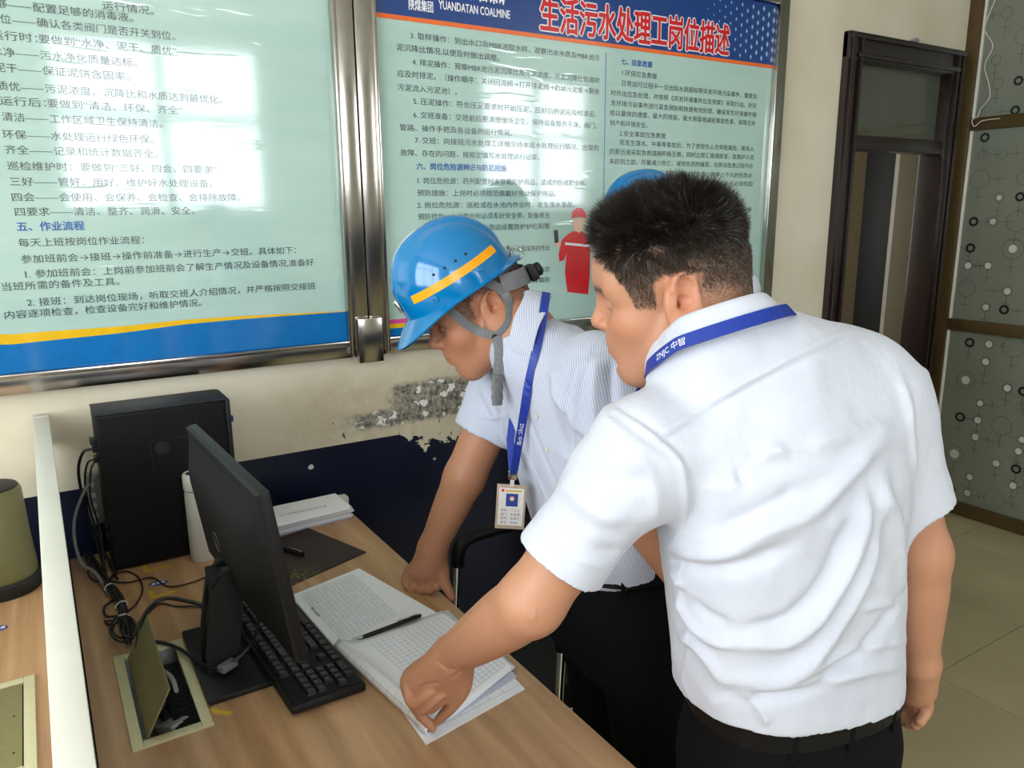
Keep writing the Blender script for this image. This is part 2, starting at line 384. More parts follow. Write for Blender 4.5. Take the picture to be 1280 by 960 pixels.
# ------------------------------------------------------------------ door with transom
d = empty('door', (3.5, WY, 0), 'dark brown wooden doorway with glazed transom at the end of the poster wall', 'door')
d['kind'] = 'structure'; d.name = 'door_1'; del d['category']; del d['label']
OX0, OX1, OZ = 3.09, 3.99, 2.345
def frame_bar(lo, hi): 
    b = MB(); b.box(lo, hi, 0.008); return b
for (x0, x1) in ((OX0, 3.19), (3.90, OX1)):
    b = MB(); b.box((x0, WY-.03, 0), (x1, WY+.1, OZ), 0.01); b.box((x0+.015, WY-.045, 0), (x0+.035, WY-.02, OZ-.02), 0.006); b.box((x1-.035, WY-.045, 0), (x1-.015, WY-.02, OZ-.02), 0.006)
    b.build('jamb', 'dark_wood', d, True)
b = MB(); b.box((OX0, WY-.032, 2.23), (OX1, WY+.1, OZ), 0.01); b.box((OX0+.01, WY-.047, 2.315), (OX1-.01, WY-.02, 2.335), 0.006); b.box((OX0+.05, WY-.047, 2.24), (OX1-.05, WY-.02, 2.26), 0.006)
b.build('head_casing', 'dark_wood', d, True)
box('transom_bar', (3.19, WY-.01, 1.86), (3.90, WY+.08, 1.925), 'dark_wood', d, 0.006)
box('transom_pane', (3.19, WY+.03, 1.925), (3.90, WY+.036, 2.23), 'transom_glass', d)
# what stands past the doorway: wall return and a tall grey panel
ya_, yb_ = PX(1117, 250, 5.1)[1], PX(1079, 250, 5.1)[1]
g = empty('cupboard', (5.2, (ya_+yb_)/2, 0), 'tall dark grey cupboard seen through the open doorway', 'cupboard')
box('side_panel', (5.1, ya_, 0), (5.345, yb_, 2.2), 'door_panel', g, 0.004); box('edge_trim', (5.08, ya_-.03, 0), (5.345, ya_, 2.2), 'cream_metal', g, 0.002)

# ------------------------------------------------------------------ frosted partition wall on the right
p = empty('partition_wall', (PXX, 1.0, 0), None, None); p.name = 'wall_partition'; p['kind'] = 'structure'
zr1 = PX(1216, 156, PXX)[2]; zr2 = PX(1186, 404, PXX)[2]
struct_y0 = -0.55
box('post', (PXX-.035, WY-.062, 0), (PXX+.03, WY, CEIL), 'bronze_frame', p, 0.004)
box('post', (PXX-.03, struct_y0-.05, 0), (PXX+.03, struct_y0, CEIL), 'bronze_frame', p, 0.004)
box('post', (PXX-.03, 0.35, 0), (PXX+.03, 0.41, CEIL), 'bronze_frame', p, 0.004)
for (z0, z1) in ((zr1-.03, zr1+.03), (zr2-.03, zr2+.03), (0.0, 0.07), (CEIL-.06, CEIL)):
    box('rail', (PXX-.03, struct_y0, z0), (PXX+.03, WY-.062, z1), 'bronze_frame', p, 0.004)
for (z0, z1) in ((0.07, zr2-.03), (zr2+.03, zr1-.03), (zr1+.03, CEIL-.06)):
    for (y0, y1) in ((struct_y0, 0.35), (0.41, WY-.062)):
        box('glass_panel', (PXX-.006, y0, z0), (PXX+.006, y1, z1), 'frosted_glass', p)
    box('bead', (PXX-.016, WY-.072, z0), (PXX-.006, WY-.062, z1), 'cream_metal', p)
XG = PXX-.0068
thick = [(1274,101,6),(1270,138,6),(1232,172,6),(1276,246,6),(1218,277,6),(1214,310,6),(1256,387,6),(1213,428,6),(1280,489,6),(1201,521,6),(1271,586,6),(1189,611,6)]
thin = [(1260,16,7),(1281,45,11),(1246,75,6),(1248,105,7),(1229,194,6),(1254,193,6),(1226,224,12),(1281,222,9),(1250,247,6),(1242,277,6),(1272,277,13),(1267,311,13),(1211,332,5),(1236,332,5),(1209,360,11),(1260,364,6),(1233,384,6),(1237,430,6),(1268,434,13),(1233,452,6),(1208,475,11),(1260,485,6),(1226,504,5),(1223,525,5),(1253,532,12),(1220,546,5),(1194,567,11),(1274,564,5),(1246,579,5),(1213,596,5),(1267,607,5),(1210,616,5),(1243,624,12)]
white = [(1250,247,3),(1242,277,3.5),(1267,311,5),(1211,332,4),(1236,332,4),(1260,364,4),(1233,384,3.5),(1237,430,4),(1233,452,4),(1208,475,5),(1260,485,4),(1226,504,3.5),(1223,525,4),(1220,546,4),(1194,567,5.5),(1274,564,4),(1246,579,4),(1213,596,3.5),(1267,607,4),(1210,616,3.5)]
def ringp(mb, px, py, r, wd, off):
    c = PX(px, py, PXX); rm = abs(PX(px, py-r, PXX)[2]-PX(px, py+r, PXX)[2])/2; n = 28; w2 = wd
    vs = []; 
    for i in range(n):
        a = 2*math.pi*i/n
        for q in (rm, rm-w2) if w2 < rm else (rm, 0.0001): vs.append((XG-off, c[1]+q*math.cos(a), c[2]+q*math.sin(a)))
    mb.add(vs, [(2*i, 2*i+1, 2*((i+1) % n)+1, 2*((i+1) % n)) for i in range(n)])
m1 = MB(); m2 = MB(); m3 = MB()
for a in thick: ringp(m1, *a, 0.011, .0006)
for a in thin: ringp(m2, *a, 0.0018, .0003)
for a in white: ringp(m3, *a, 1.0, .0006)
# short dashes with cross ticks that join the circles, and the same motif repeated nearer the camera
for (px, py, r) in thin+thick:
    c = PX(px, py, PXX); rm = abs(PX(px, py-r, PXX)[2]-PX(px, py+r, PXX)[2])/2; h = (int(px*7+py*3) % 4)
    if h < 3:
        s_ = -1 if h else 1; y0 = c[1]+s_*rm; y1 = y0+s_*0.075
        m2.box((XG-.0004, min(y0, y1), c[2]-.0009), (XG-.0001, max(y0, y1), c[2]+.0009)); ym = y0+s_*.04
        m2.box((XG-.0004, ym-.0009, c[2]-.018), (XG-.0001, ym+.0009, c[2]+.018))
    if h != 1: m2.box((XG-.0004, c[1]-.0009, c[2]-rm-.07), (XG-.0001, c[1]+.0009, c[2]-rm)); m2.box((XG-.0004, c[1]-.02, c[2]-rm-.04), (XG-.0001, c[1]+.02, c[2]-rm-.038))
_r = random.Random(11)   # the same motif over the rest of the glass
def ringw(mb, y, z, rm, wd, off):
    n = 24; vs = []
    for i in range(n):
        a = 2*math.pi*i/n
        for q in (rm, max(rm-wd, .0001)): vs.append((XG-off, y+q*math.cos(a), z+q*math.sin(a)))
    mb.add(vs, [(2*i, 2*i+1, 2*((i+1) % n)+1, 2*((i+1) % n)) for i in range(n)])
ymax = PX(1280, 400, PXX)[1]-.06
for i in range(17):
    for j in range(26):
        y = ymax-.02-i*.098+_r.uniform(-.02, .02); z = .14+j*.118+_r.uniform(-.02, .02); t_ = _r.random()
        if y < struct_y0+.06 or abs(y-.38) < .08 or t_ > .82 or min(abs(z-zr1), abs(z-zr2)) < .07: continue
        if t_ < .2: ringw(m1, y, z, .024, .011, .0006)
        else:
            rr_ = .024 if t_ < .6 else .045; ringw(m2, y, z, rr_, .0018, .0003)
            if t_ < .45: ringw(m3, y, z, .014, 1.0, .0006)
            m2.box((XG-.0004, y+rr_, z-.0009), (XG-.0001, y+rr_+.035, z+.0009)); m2.box((XG-.0004, y-.0009, z-rr_-.04), (XG-.0001, y+.0009, z-rr_))
for mb, mn, nm in ((m1, 'ring_black', 'printed_rings'), (m2, 'ring_thin', 'printed_lines'), (m3, 'ring_white', 'printed_dots')): tag(mb.build(nm, mn, p), kind='stuff')
b = MB(); cp = [PX(x, y, PXX-.02) for x, y in ((1247,-8),(1232,30),(1233,42),(1241,58),(1231,82),(1236,105),(1237,122),(1226,136),(1222,146))]
b.tube(cp+[PX(1215, 150, PXX-.045), PX(1218, 158, PXX-.05), PX(1228, 151, PXX-.045), PX(1250, 148, PXX-.045)], 0.0022, 6, 6)
tag(b.build('hanging_wire', 'white_cable', None, True), 'thin white wire hanging down the frosted partition from above', 'wire')
# two pin-mounted hooks beside the door frame
for n, (x, y, lb) in enumerate(((1145, 50, 'small grey clip fixed on top of the dark door frame'), (1177, 284, 'small grey clip fixed low on the right side of the door frame'))):
    c = PY(x, y, WY-.02); b = MB(); b.lathe(c, [(0.001, -.012), (.009, -.010), (.011, 0), (.009, .010), (.001, .012)], 10, (1, 0, .2)); b.box(c+np.array([-.018, -.006, -.004]), c+np.array([.018, .02, .004]), .002)
    tag(b.build('wall_clip', 'plug_grey', None, True), lb, 'clip')

# ------------------------------------------------------------------ the two framed boards
BY = WY-.03     # print plane
def wall_poly(name, pts, m, parent, off):
    mb = MB(); n = len(pts); vs = [(q[0], BY-off, q[1]) for q in pts]; mb.add(vs, [tuple(range(n))]); return mb.build(name, m, parent)
def px2(x, y): q = PY(x, y, BY); return (q[0], q[2])
def lettering(name, rows, m, parent, adv, hgt, off=0.0012, bold=0.0, ybase=-0.38):
    mb = MB()
    for r in rows:
        body, x0, z0, x1 = r
        v, fs = text_verts(body)
        if not len(v): continue
        w_ = v[:, 0].max(); sx_ = (x1-x0)/w_ if x1 is not None else hgt
        for k_, (dx, dz) in enumerate([(0, 0)] if not bold else [(bold*math.cos(a), bold*math.sin(a)) for a in np.arange(8)*math.pi/4]):
            mb.add([(x0+q[0]*sx_+dx*hgt, BY-off-.00004*k_, z0+(q[1]+ybase+dz)*hgt) for q in v], fs)
    o = mb.build(name, m, parent); return tag(o, kind='stuff')
def board(name, label, x0, x1, z0, z1):
    e = empty(name, ((x0+x1)/2, WY, z0), label, 'notice board')
    box('print_sheet', (x0, BY, z0), (x1, WY-.004, z1), 'board_print', e)
    F = 0.052; D = .034
    for nm, lo, hi in (('side', x0-F, x0), ('side', x1, x1+F)):
        b = MB(); b.box((lo, WY-D-.012, z0-F), (hi, WY, z1+F), .004); 
        inn = hi if lo < x0-.001 else lo; b.box((min(inn, inn-.012 if lo > x0 else inn)-.001, WY-D-.02, z0-F+.01), (inn+.012 if lo < x0 else inn+.001, WY-.004, z1+F-.01), .003)
        b.build('frame_bar', 'steel', e, True)
    for z in (z0-F, z1):
        b = MB(); b.box((x0, WY-D-.008, z), (x1, WY, z+F), .004); b.box((x0, WY-D-.016, z+F-.012 if z < z0 else z), (x1, WY-.004, z+F if z < z0 else z+.012), .003)
        b.build('frame_bar', 'steel', e, True)
    return e
zb = 1.6+PY(439, 425, BY)[2]-1.6; zbot = PY(439, 425, BY)[2]; ztop = zbot+1.16
x1a = PY(439, 425, BY)[0]; x0a = x1a-1.72
b1 = board('notice_board', 'pale green notice board with blue and yellow wave along its bottom, steel frame', x0a, x1a, zbot, ztop)
x0b = PY(480, 420, BY)[0]; x1b = PY(952, 349, BY)[0]
b2 = board('notice_board', 'pale green notice board with navy header and red title, beside the doorway', x0b, x1b, zbot, ztop)
# corner plate between both frames
b = MB(); c = PY(462, 428, WY-.05); b.box((c[0]-.04, WY-.062, c[2]-.06), (c[0]+.04, WY-.045, c[2]+.075), .003)
tag(b.build('corner_plate', 'steel', None, True), 'square steel cover plate joining the bottoms of the two board frames', 'plate')
# left board: wave at the foot
N = 40; blue = []; yel = []
WP = [(0, 419, 432), (75, 413, 424), (150, 408, 416.5), (225, 400, 406), (300, 395, 399), (375, 391.5, 393.5), (439, 388.5, 389)]
_wx = [x0a, x0a+.4]+[px2(a, b)[0] for a, b, c in WP]; _wt = [.20, .20]+[px2(a, b)[1]-zbot for a, b, c in WP]; _wb = [.13, .145]+[px2(a, c)[1]-zbot for a, b, c in WP]
def wave(t): x = x0a+(x1a-x0a)*t; return np.interp(x, _wx, _wt), np.interp(x, _wx, _wb)
for i in range(N):
    t0_, t1_ = i/N, (i+1)/N; xa, xb = x0a+(x1a-x0a)*t0_, x0a+(x1a-x0a)*t1_; a0, c0 = wave(t0_); a1, c1 = wave(t1_)
    yel.append([(xa, zbot+c0), (xb, zbot+c1), (xb, zbot+a1), (xa, zbot+a0)]); blue.append([(xa, zbot), (xb, zbot), (xb, zbot+c1), (xa, zbot+c0)])
for nm, qs, mt, of in (('yellow_wave', yel, 'print_yellow', .0012), ('blue_wave', blue, 'print_blue', .0008)):
    mb = MB()
    for q in qs: mb.add([(a[0], BY-of, a[1]) for a in q], [(0, 1, 2, 3)])
    mb.build(nm, mt, b1)
A1 = (px2(252, 379)[0]-px2(4, 392)[0])/19.0
def R(body, xs_, ys_, xe=None, ye=None, pre=None):
    x0, z0 = px2(xs_, ys_); x1 = px2(xe, ye)[0] if xe is not None else None
    if x1 is not None: z0 = (z0+px2(xe, ye)[1])/2
    out = [(body, x0, z0, x1)]
    if pre: out.append((pre, x0-A1*len(pre), z0, x0-A1*0.05))
    return out
rows = []
rows += R('运行情况。', 127, 6, 192, 14) + R('配置足够的消毒液。', 40, 8, 166, 23, '足够——') + R('确认各类阀门是否开关到位。', 45, 26, 219, 47, '到位——')
rows += R('要做到“水净、泥干、质优”', 47, 46, 221, 66, '运行时：') + R('污水净化质量达标。', 49, 67, 171, 80, '水净——') + R('保证泥饼含固率。', 52, 86, 162, 98, '泥干——')
rows += R('污泥浓度、沉降比和水质达到最优化。', 55, 107, 278, 128, '质优——') + R('要做到“清洁、环保、齐全”', 58, 128, 228, 139, '运行后：') + R('工作区域卫生保持清洁。', 61, 147, 203, 156, '清洁——')
rows += R('环保——水处理运行绿色环保。', 2, 166, 192, 176) + R('齐全——记录和统计数据齐全。', 5, 186, 197, 193) + R('巡检维护时：要做到“三好、四会、四要求”', 8, 206, 271, 213)
rows += R('三好——管好、用好、维护好水处理设备。', 11, 226, 265, 230) + R('四会——会使用、会保养、会检查、会排除故障。', 13, 245, 300, 248) + R('四要求——清洁、整齐、润滑、安全。', 17, 264, 243, 264)
rows += R('每天上班按岗位作业流程：', 22, 302, 180, 301) + R('参加班前会→接班→操作前准备→进行生产→交班。具体如下：', 25, 321, 370, 315) + R('1. 参加班前会：上岗前参加班前会了解生产情况及设备情况,准备好', 28, 341, 392, 329)
rows += R('当班所需的备件及工具。', 0, 357, 149, 353) + R('2. 接班：到达岗位现场，听取交班人介绍情况，并严格按照交接班', 33, 377, 394, 358) + R('内容逐项检查，检查设备完好和维护情况。', 4, 393, 252, 379)
lettering('lettering', rows, 'print_black', b1, A1, A1*0.92)
lettering('heading', R('五、作业流程', 20, 283, 105, 282), 'print_head', b1, A1, A1*0.98, bold=0.02)
# right board
zh = (px2(459, 13)[1]+px2(965, 82)[1])/2
wall_poly('header_band', [(x0b, zh), (x1b, zh), (x1b, ztop), (x0b, ztop)], 'print_navy', b2, .0008)
wall_poly('orange_rule', [(x0b, zh-.013), (x1b, zh-.013), (x1b, zh), (x0b, zh)], 'print_orange', b2, .0012)
xc = px2(757, 80)[0]; wall_poly('column_rule', [(xc-.0012, zbot+.05), (xc+.0012, zbot+.05), (xc+.0012, zh-.03), (xc-.0012, zh-.03)], 'print_blue', b2, .0012)
mb = MB()
for i in range(13):
    for j in range(9):
        x = x1b-.022-i*.030; z = zh+.02+j*.036+(.018 if i % 2 else 0); s_ = .0125*max(.25, 1-i*.06); 
        if z+s_ < ztop: mb.add([(x-s_*.62, BY-.0012, z), (x, BY-.0012, z-s_), (x+s_*.62, BY-.0012, z), (x, BY-.0012, z+s_)], [(0, 1, 2, 3)])
tag(mb.build('diamond_pattern', 'print_diamond', b2), kind='stuff')
for nm, mt, a, c_ in (('pink_stripe', 'print_pink', 400, 405.5), ('yellow_stripe', 'print_yellow', 405.5, 411), ('blue_stripe', 'print_blue', 411, 423)):
    za, zc = px2(484, a)[1], px2(484, c_)[1]; wall_poly(nm, [(x0b, max(zc, zbot)), (x0b+.35, max(zc, zbot)), (x0b+.35, max(za, zbot+.001)), (x0b, za)], mt, b2, .0010)
A2 = (px2(640, 168)[0]-px2(499, 157)[0])/17.0
rows = []
for q in (('3. 取样操作：到出水口及MBR池取水样，观察出水水质及MBR池污', 512, 43.5, 749, 73), ('泥沉降比情况,以便及时做出调整。', 495, 58, 624, 73), ('4. 排泥操作：观察MBR池污泥沉降比及污泥浓度，污泥沉降比较高时', 515, 77, 749, 101),
  ('应及时排泥。（操作顺序：关闭回流阀→打开排泥阀→启动污泥泵→剩余', 496, 91, 749, 115), ('污泥流入污泥池）。', 496, 107.5, 571, 116), ('5. 压泥操作：符合压泥要求时开始压泥，压好后的泥应及时清运。', 516, 126, 745, 143),
  ('6. 交班准备：交班前后要清理现场卫生，保持设备整齐干净，阀门、', 516, 142.6, 746, 158), ('管路、操作手把及各设备的运行情况。', 499, 157, 640, 168), ('7. 交班：向接班污水处理工详细交待本班水处理运行情况、出现的', 518, 175, 748, 185),
  ('故障、存在的问题，按规定填写水处理运行记录。', 500, 190, 674, 197), ('1. 岗位危险源：药剂配置时未穿戴防护用品，造成灼伤或职业病。', 520, 224, 733, 230), ('预防措施：上岗时必须规范佩戴好劳动保护用品。', 521, 240, 695, 243),
  ('2. 岗位危险源：巡检或在水池内作业时，发生落水事故。', 521, 255, 718, 257), ('预防措施：水池作业时必须系好安全带，配备救生', 522, 269.5, 687, 270), ('器材。在水池周边设置防护护栏和警', 560, 284, 687, 283.5), ('3. 岗位危险源：在污水池及深井内作业', 580, 312, 687, 311),
  ('有害气体的浓', 645, 338, 687, 337), ('须穿戴防', 659, 350, 687, 350),
  ('1.环保应急救援', 776, 91, 821, 95), ('日常运行过程中一旦出现水质超标等突发环境污染事件，需要及', 776, 102, 946, 122), ('时作出应急处理，并按照《突发环境事件应急预案》采取行动。对突', 763, 115, 945, 133),
  ('发环境污染事件进行紧急预防和快速有效处理，确保发生环境事件程', 763, 128, 945, 144), ('给以最快的速度，最大的效能，最大限度地减轻事故危害，保障生命', 762, 141, 944, 154), ('财产和环境安全。', 762, 153, 809, 157), ('2.安全事故应急救援', 774, 167, 832, 169.5),
  ('若发生落水、中毒等事故后，为了使受伤人员早脱离险，现场人', 774, 177.5, 942, 186.5), ('员要迅速采取急救措施积极互救，同时立即汇报调度室，医救护人员', 761, 189, 942, 197), ('未赶到之前，尽量减少伤亡，减轻伤员的痛苦，在移动急救过程中必', 761, 201, 941, 208),
  ('须按照先后顺序，要对窒息或心跳停止不久的伤员必', 797, 215, 940, 220), ('须先复苏后搬运；对骨折伤员必须先固', 833, 227, 940, 231)):
    rows += R(*q)
lettering('lettering', rows, 'print_black', b2, A2, A2*0.9)
rows = []
for q in (('”的理念，以解', 912, 261, 939, 262), ('强检时期，着', 914, 274, 938, 274), ('处工艺流行', 917, 284, 938, 284), ('力靠应', 922, 294, 937, 294)): rows += R(*q)
lettering('small_lettering', rows, 'print_black', b2, A2, A2*0.9)
lettering('heading', R('六、岗位危险源辨识与防范措施', 520, 207, 633, 211)+R('七、应急救援', 776, 76, 815, 81.5), 'print_head', b2, A2, A2*0.95, bold=0.02)
tr = R('生活污水处理工岗位描述', 674, 15, 911, 51); hT = .118
lettering('title_outline', tr, 'print_white', b2, 0, hT, off=.0016, bold=0.055); lettering('title', tr, 'print_red', b2, 0, hT, off=.0024, bold=0.022)
lettering('logo_lettering', R('YUANDATAN COALMINE', 548, 5, 637, 18)+R('陕煤集团', 510, 5, 541, 9), 'print_white', b2, 0, .034, off=.0016, bold=0.015)
lettering('logo_name', R('元大滩煤矿', 556, -22, 637, -7), 'print_white', b2, 0, .078, off=.0016, bold=0.015)
# printed worker in red overalls holding a phone
def pp(name, pts, m, off): wall_poly(name, [px2(*q) for q in pts][::-1], m, b2, off)
wk = [(716,289),(709,293),(702,300),(698,318),(699,327),(705,325),(708,316),(706,340),(709,365),(735,368),(737,345),(738,300),(733,293),(727,289)]
pp('printed_worker', wk, 'print_red', .0012)
pp('printed_face', [(716,274),(716,283),(719,289),(724,291),(729,287),(731,279),(730,272)], 'print_skin', .0014)
pp('printed_helmet', [(714,273),(715,265),(720,260),(727,260),(732,266),(733,273),(724,271)], 'print_red', .0016)
pp('printed_hand', [(693,303),(695,309),(700,309),(700,301),(697,300)], 'print_skin', .0014)
pp('printed_phone', [(692,288),(693,304),(698,303),(697,287)], 'print_dark', .0016)
pp('printed_stripe', [(706,303),(706,306),(738,309),(738,306)], 'print_white', .0016)

# ------------------------------------------------------------------ desks and divider
DZT = 0.75
def desk(name, label, x0, x1, y0, y1, hole):
    e = empty(name, ((x0+x1)/2, (y0+y1)/2, 0), label, 'desk', None)
    hx0, hy0, hx1, hy1 = hole; b = MB()
    for lo, hi in (((x0, y0), (hx0, y1)), ((hx1, y0), (x1, y1)), ((hx0, y0), (hx1, hy0)), ((hx0, hy1), (hx1, y1))):
        b.box((*lo, DZT-.025), (*hi, DZT))
    me = b.build('desktop', 'desk_wood', e)
    bm = bmesh.new(); bm.from_mesh(me.data); bmesh.ops.remove_doubles(bm, verts=bm.verts, dist=1e-5); bm.to_mesh(me.data); bm.free()
    box('modesty_panel', (x0+.03, y1-.09, .08), (x1-.03, y1-.072, DZT-.025), 'cream_metal', e)
    for y in (y0+.05, y1-.12):
        for x in (x0+.02, x1-.06): box('leg', (x, y, 0), (x+.04, y+.04, DZT-.025), 'cream_metal', e, .003)
    return e
DY0, DY1 = 0.42, 2.13
H1 = (0.057, 1.262, 0.160, 1.558); H2 = (-0.30, 1.30, -0.098, 1.575)
desk('desk', 'wood-grain office desk with the computer and papers on it', -0.0035, 0.709, DY0, DY1, H1)
desk('desk', 'wood-grain office desk left of the cream divider, with a closed cable box', -1.1, -0.0385, DY0, DY1, H2)
dv = empty('desk_divider', (-0.02, 1.3, 0), 'narrow cream metal-topped divider standing between the two desks', 'divider')
box('panel', (-.032, DY0, 0), (-.009, 2.20, 1.085), 'cream_metal', dv); 
b = MB(); b.box((-.038, DY0, 1.085), (-.004, 2.215, 1.11), .002); b.build('top_rail', 'cream_metal', dv, True)
box('end_cap', (-.0385, 2.205, 1.03), (-.0035, 2.235, 1.112), 'champagne_light' if 'champagne_light' in MAT else 'cup_white', dv, .003)
b = MB(); b.box((.655, 2.125, .71), (.735, 2.16, .765), .004); tag(b.build('end_block', 'cream_metal'), 'small cream end block at the back corner of the desk by the paper stack', 'bracket')

# cable boxes set in the desktops
def cable_box(label, h, opened):
    x0, y0, x1, y1 = h; e = empty('cable_box', ((x0+x1)/2, (y0+y1)/2, DZT), label, 'cable box'); F = .012; z = DZT
    b = MB(); 
    for lo, hi in (((x0-F, y0-F), (x0+.006, y1+F)), ((x1-.006, y0-F), (x1+F, y1+F)), ((x0+.006, y0-F), (x1-.006, y0+.006)), ((x0+.006, y1-.006), (x1-.006, y1+F))): b.box((*lo, z-.002), (*hi, z+.0045), .0015)
    b.build('frame', 'champagne', e, True)
    b = MB(); D = .07
    b.box((x0, y0, z-D), (x1, y1, z-D+.003)); b.box((x0, y0, z-D), (x0+.002, y1, z-.001)); b.box((x1-.002, y0, z-D), (x1, y1, z-.001)); b.box((x0, y0, z-D), (x1, y0+.002, z-.001)); b.box((x0, y1-.002, z-D), (x1, y1, z-.001))
    b.build('tray', 'black_matt' if not opened else 'plug_grey', e)
    if opened:
        hx = x0+.014; L = .088; an = math.radians(62)
        M = Matrix.Translation((hx, 0, z+.004)) @ Matrix.Rotation(-an, 4, 'Y'); b = MB(); b.box((0, y0+.008, -.0016), (L, y1-.008, .0016), .0008, M); fo = b.build('flap', 'champagne_flap', e, True)
        b = MB()
        for k in range(22): yy = y0+.02+k*.006; b.box((x1-.045, yy, z-.02), (x1-.008, yy+.0048, z-.004+.0015*(k % 3)))
        b.box((x1-.050, y0+.02, z-.024), (x1-.006, y1-.03, z-.02)); b.build('brush_strip', 'black_matt', e)
        b = MB(); b.box((x1-.058, y0+.006, z-.05), (x1-.016, y0+.10, z-.012), .004); b.build('socket_block', 'black_plastic', e, True)
    else:
        b = MB(); b.box((x0+.008, y0+.008, z-.001), (x1-.008, y1-.008, z+.003), .0012); b.build('flap', 'champagne_flap', e, True)
        for yy in (y0+.05, y0+.16): b = MB(); b.lathe((x1-.02, yy, z+.0025), [(.002, 0), (.002, .0012)], 10); b.build('screw', 'black_plastic', e)
    return e
cable_box('open champagne metal cable box with raised flap, set in the desk beside the monitor', H1, True)
cable_box('closed champagne metal cable box in the desk left of the divider', H2, False)
def cable(label, pts, r, m='black_cable', cat='cable', name='cable', group=None, sub=7):
    b = MB(); b.tube(pts, r, 8, sub); o = b.build(name, m, None, True); return tag(o, label, cat, group)
Zt = lambda x, y, h=0.0: tuple(PZ(x, y, DZT+.004+h))
# plugs lying in the cable box
b = MB(); M = Matrix.Translation((.112, 1.315, DZT-.022)) @ Matrix.Rotation(0.5, 4, 'Z') @ Matrix.Rotation(-.35, 4, 'X')
b.box((-.019, -.032, -.014), (.019, .018, .014), .006, M)
for k in range(5): b.box((-.013+k*.0005, .018+k*.006, -.010+k*.0006), (.013-k*.0005, .022+k*.006, .010-k*.0006), .002, M)
tag(b.build('power_plug', 'plug_grey', None, True), 'ribbed grey power plug lying in the open cable box', 'plug')
b = MB(); M = Matrix.Translation((.105, 1.385, DZT-.018)) @ Matrix.Rotation(-.4, 4, 'Z'); b.box((-.014, -.022, -.012), (.014, .022, .012), .005, M)
for k in range(4): b.box((-.009, .022+k*.006, -.008), (.009, .026+k*.006, .008), .002, M)
tag(b.build('power_plug', 'black_plastic', None, True), 'black power plug lying in the open cable box', 'plug')
cable('short grey white cable looping inside the open cable box', [(.106, 1.525, DZT-.01), (.104, 1.49, DZT+.012), (.114, 1.45, DZT+.020), (.130, 1.41, DZT+.016), (.134, 1.385, DZT-.008)], .0045, 'plug_grey')

# ------------------------------------------------------------------ computer tower
t = empty('computer_tower', (.23, 2.06, DZT), 'black desktop computer tower standing against the wall', 'computer')
tx0, tx1, ty0, ty1, tz1 = .085, .378, 1.986, 2.122, 1.142
b = MB(); b.box((tx0, ty0, DZT+.004), (tx1, ty1, tz1), .004); b.build('case', 'black_matt', t, True)
b = MB(); b.box((tx0+.006, ty0-.002, DZT+.01), (tx1-.006, ty0+.001, tz1-.006), .001); b.build('side_panel', 'black_matt', t)
b = MB(); b.box((tx0-.001, ty0, tz1), (tx1+.004, ty1, tz1+.004), .0015); b.build('top_panel', 'steel_dark' if 'steel_dark' in MAT else 'black_plastic', t, True)
b = MB(); b.box((tx1-.0, ty0-.001, DZT+.004), (tx1+.012, ty1, tz1+.003), .004); b.build('front_bezel', 'black_plastic', t, True)
b = MB(); vx0, vx1, vz0, vz1 = .196, .30, .965, 1.065
for lo, hi in (((vx0, vz0), (vx1, vz0+.0025)), ((vx0, vz1), (vx1, vz1+.0025)), ((vx0, vz0), (vx0+.0025, vz1)), ((vx1, vz0), (vx1+.0025, vz1))): b.box((lo[0], ty0-.0035, lo[1]), (hi[0], ty0-.001, hi[1]))
b.build('vent_outline', 'black_plastic', t)
b = MB(); 
for i in range(-4, 5):
    for j in range(-4, 5):
        x = i*.0042+(.0021 if j % 2 else 0); z = j*.0037
        if x*x+z*z < .0155**2: b.lathe((.222+x, ty0-.003, 1.045+z), [(.0013, 0), (.0013, .001)], 6, (0, -1, 0))
tag(b.build('vent_holes', 'ring_thin', t), kind='stuff')
for k, (z, w_) in enumerate(((1.075, .014), (1.055, .010), (1.03, .010), (.86, .006), (.83, .006))):
    b = MB(); b.box((tx0-w_, ty0+.03, z-.007), (tx0+.002, ty0+.06, z+.007), .002); b.build('rear_connector', 'black_plastic', t, True)
b = MB(); b.box((tx1+.013, 2.04, 1.07), (tx1+.028, 2.055, 1.086), .002); tag(b.build('usb_dongle', 'sticker_blue', None, True), 'tiny blue dongle sticking out of the front of the black tower', 'dongle')
s = empty('power_strip', (.085, 2.15, .85), 'white power strip standing on end behind the tower', 'power strip')
b = MB(); b.box((.052, 2.125, .83), (.088, 2.155, .965), .004); b.build('body', 'plug_grey', s, True)
for k in range(4):
    b = MB(); b.box((.060, 2.120, .848+k*.028), (.072, 2.126, .860+k*.028), .001); b.build('switch', 'cup_white', s, True)
# wires from the back of the tower down to the bundle
cable('black monitor lead arching from the top port of the tower down behind it', [(.078, 2.03, 1.055), (.055, 2.03, 1.05), (.040, 2.04, 1.0), (.045, 2.06, .90), (.060, 2.06, .80), (.066, 1.98, .756)], .0035)
cable('thin black lead from the second port of the tower', [(.078, 2.03, 1.03), (.06, 2.03, 1.02), (.05, 2.045, .96), (.058, 2.06, .86), (.08, 2.0, .758), (.088, 1.93, .756)], .0024)
cable('second thin black lead from the tower ports, slightly lower', [(.078, 2.035, 1.025), (.065, 2.03, 1.0), (.058, 2.04, .93), (.07, 2.05, .83), (.062, 1.96, .757)], .0024)
cable('grey network cable looping down beside the tower', [tuple(PY(*q, 2.03)) for q in ((238, 592-5),)][:0] + [(.08, 2.05, .985), (.05, 2.03, .96), (.02, 2.02, .90), (.012, 2.0, .845), (.02, 1.96, .80), (.04, 1.93, .79), (.055, 1.90, .765), (.062, 1.85, .756)], .0038, 'grey_cable')
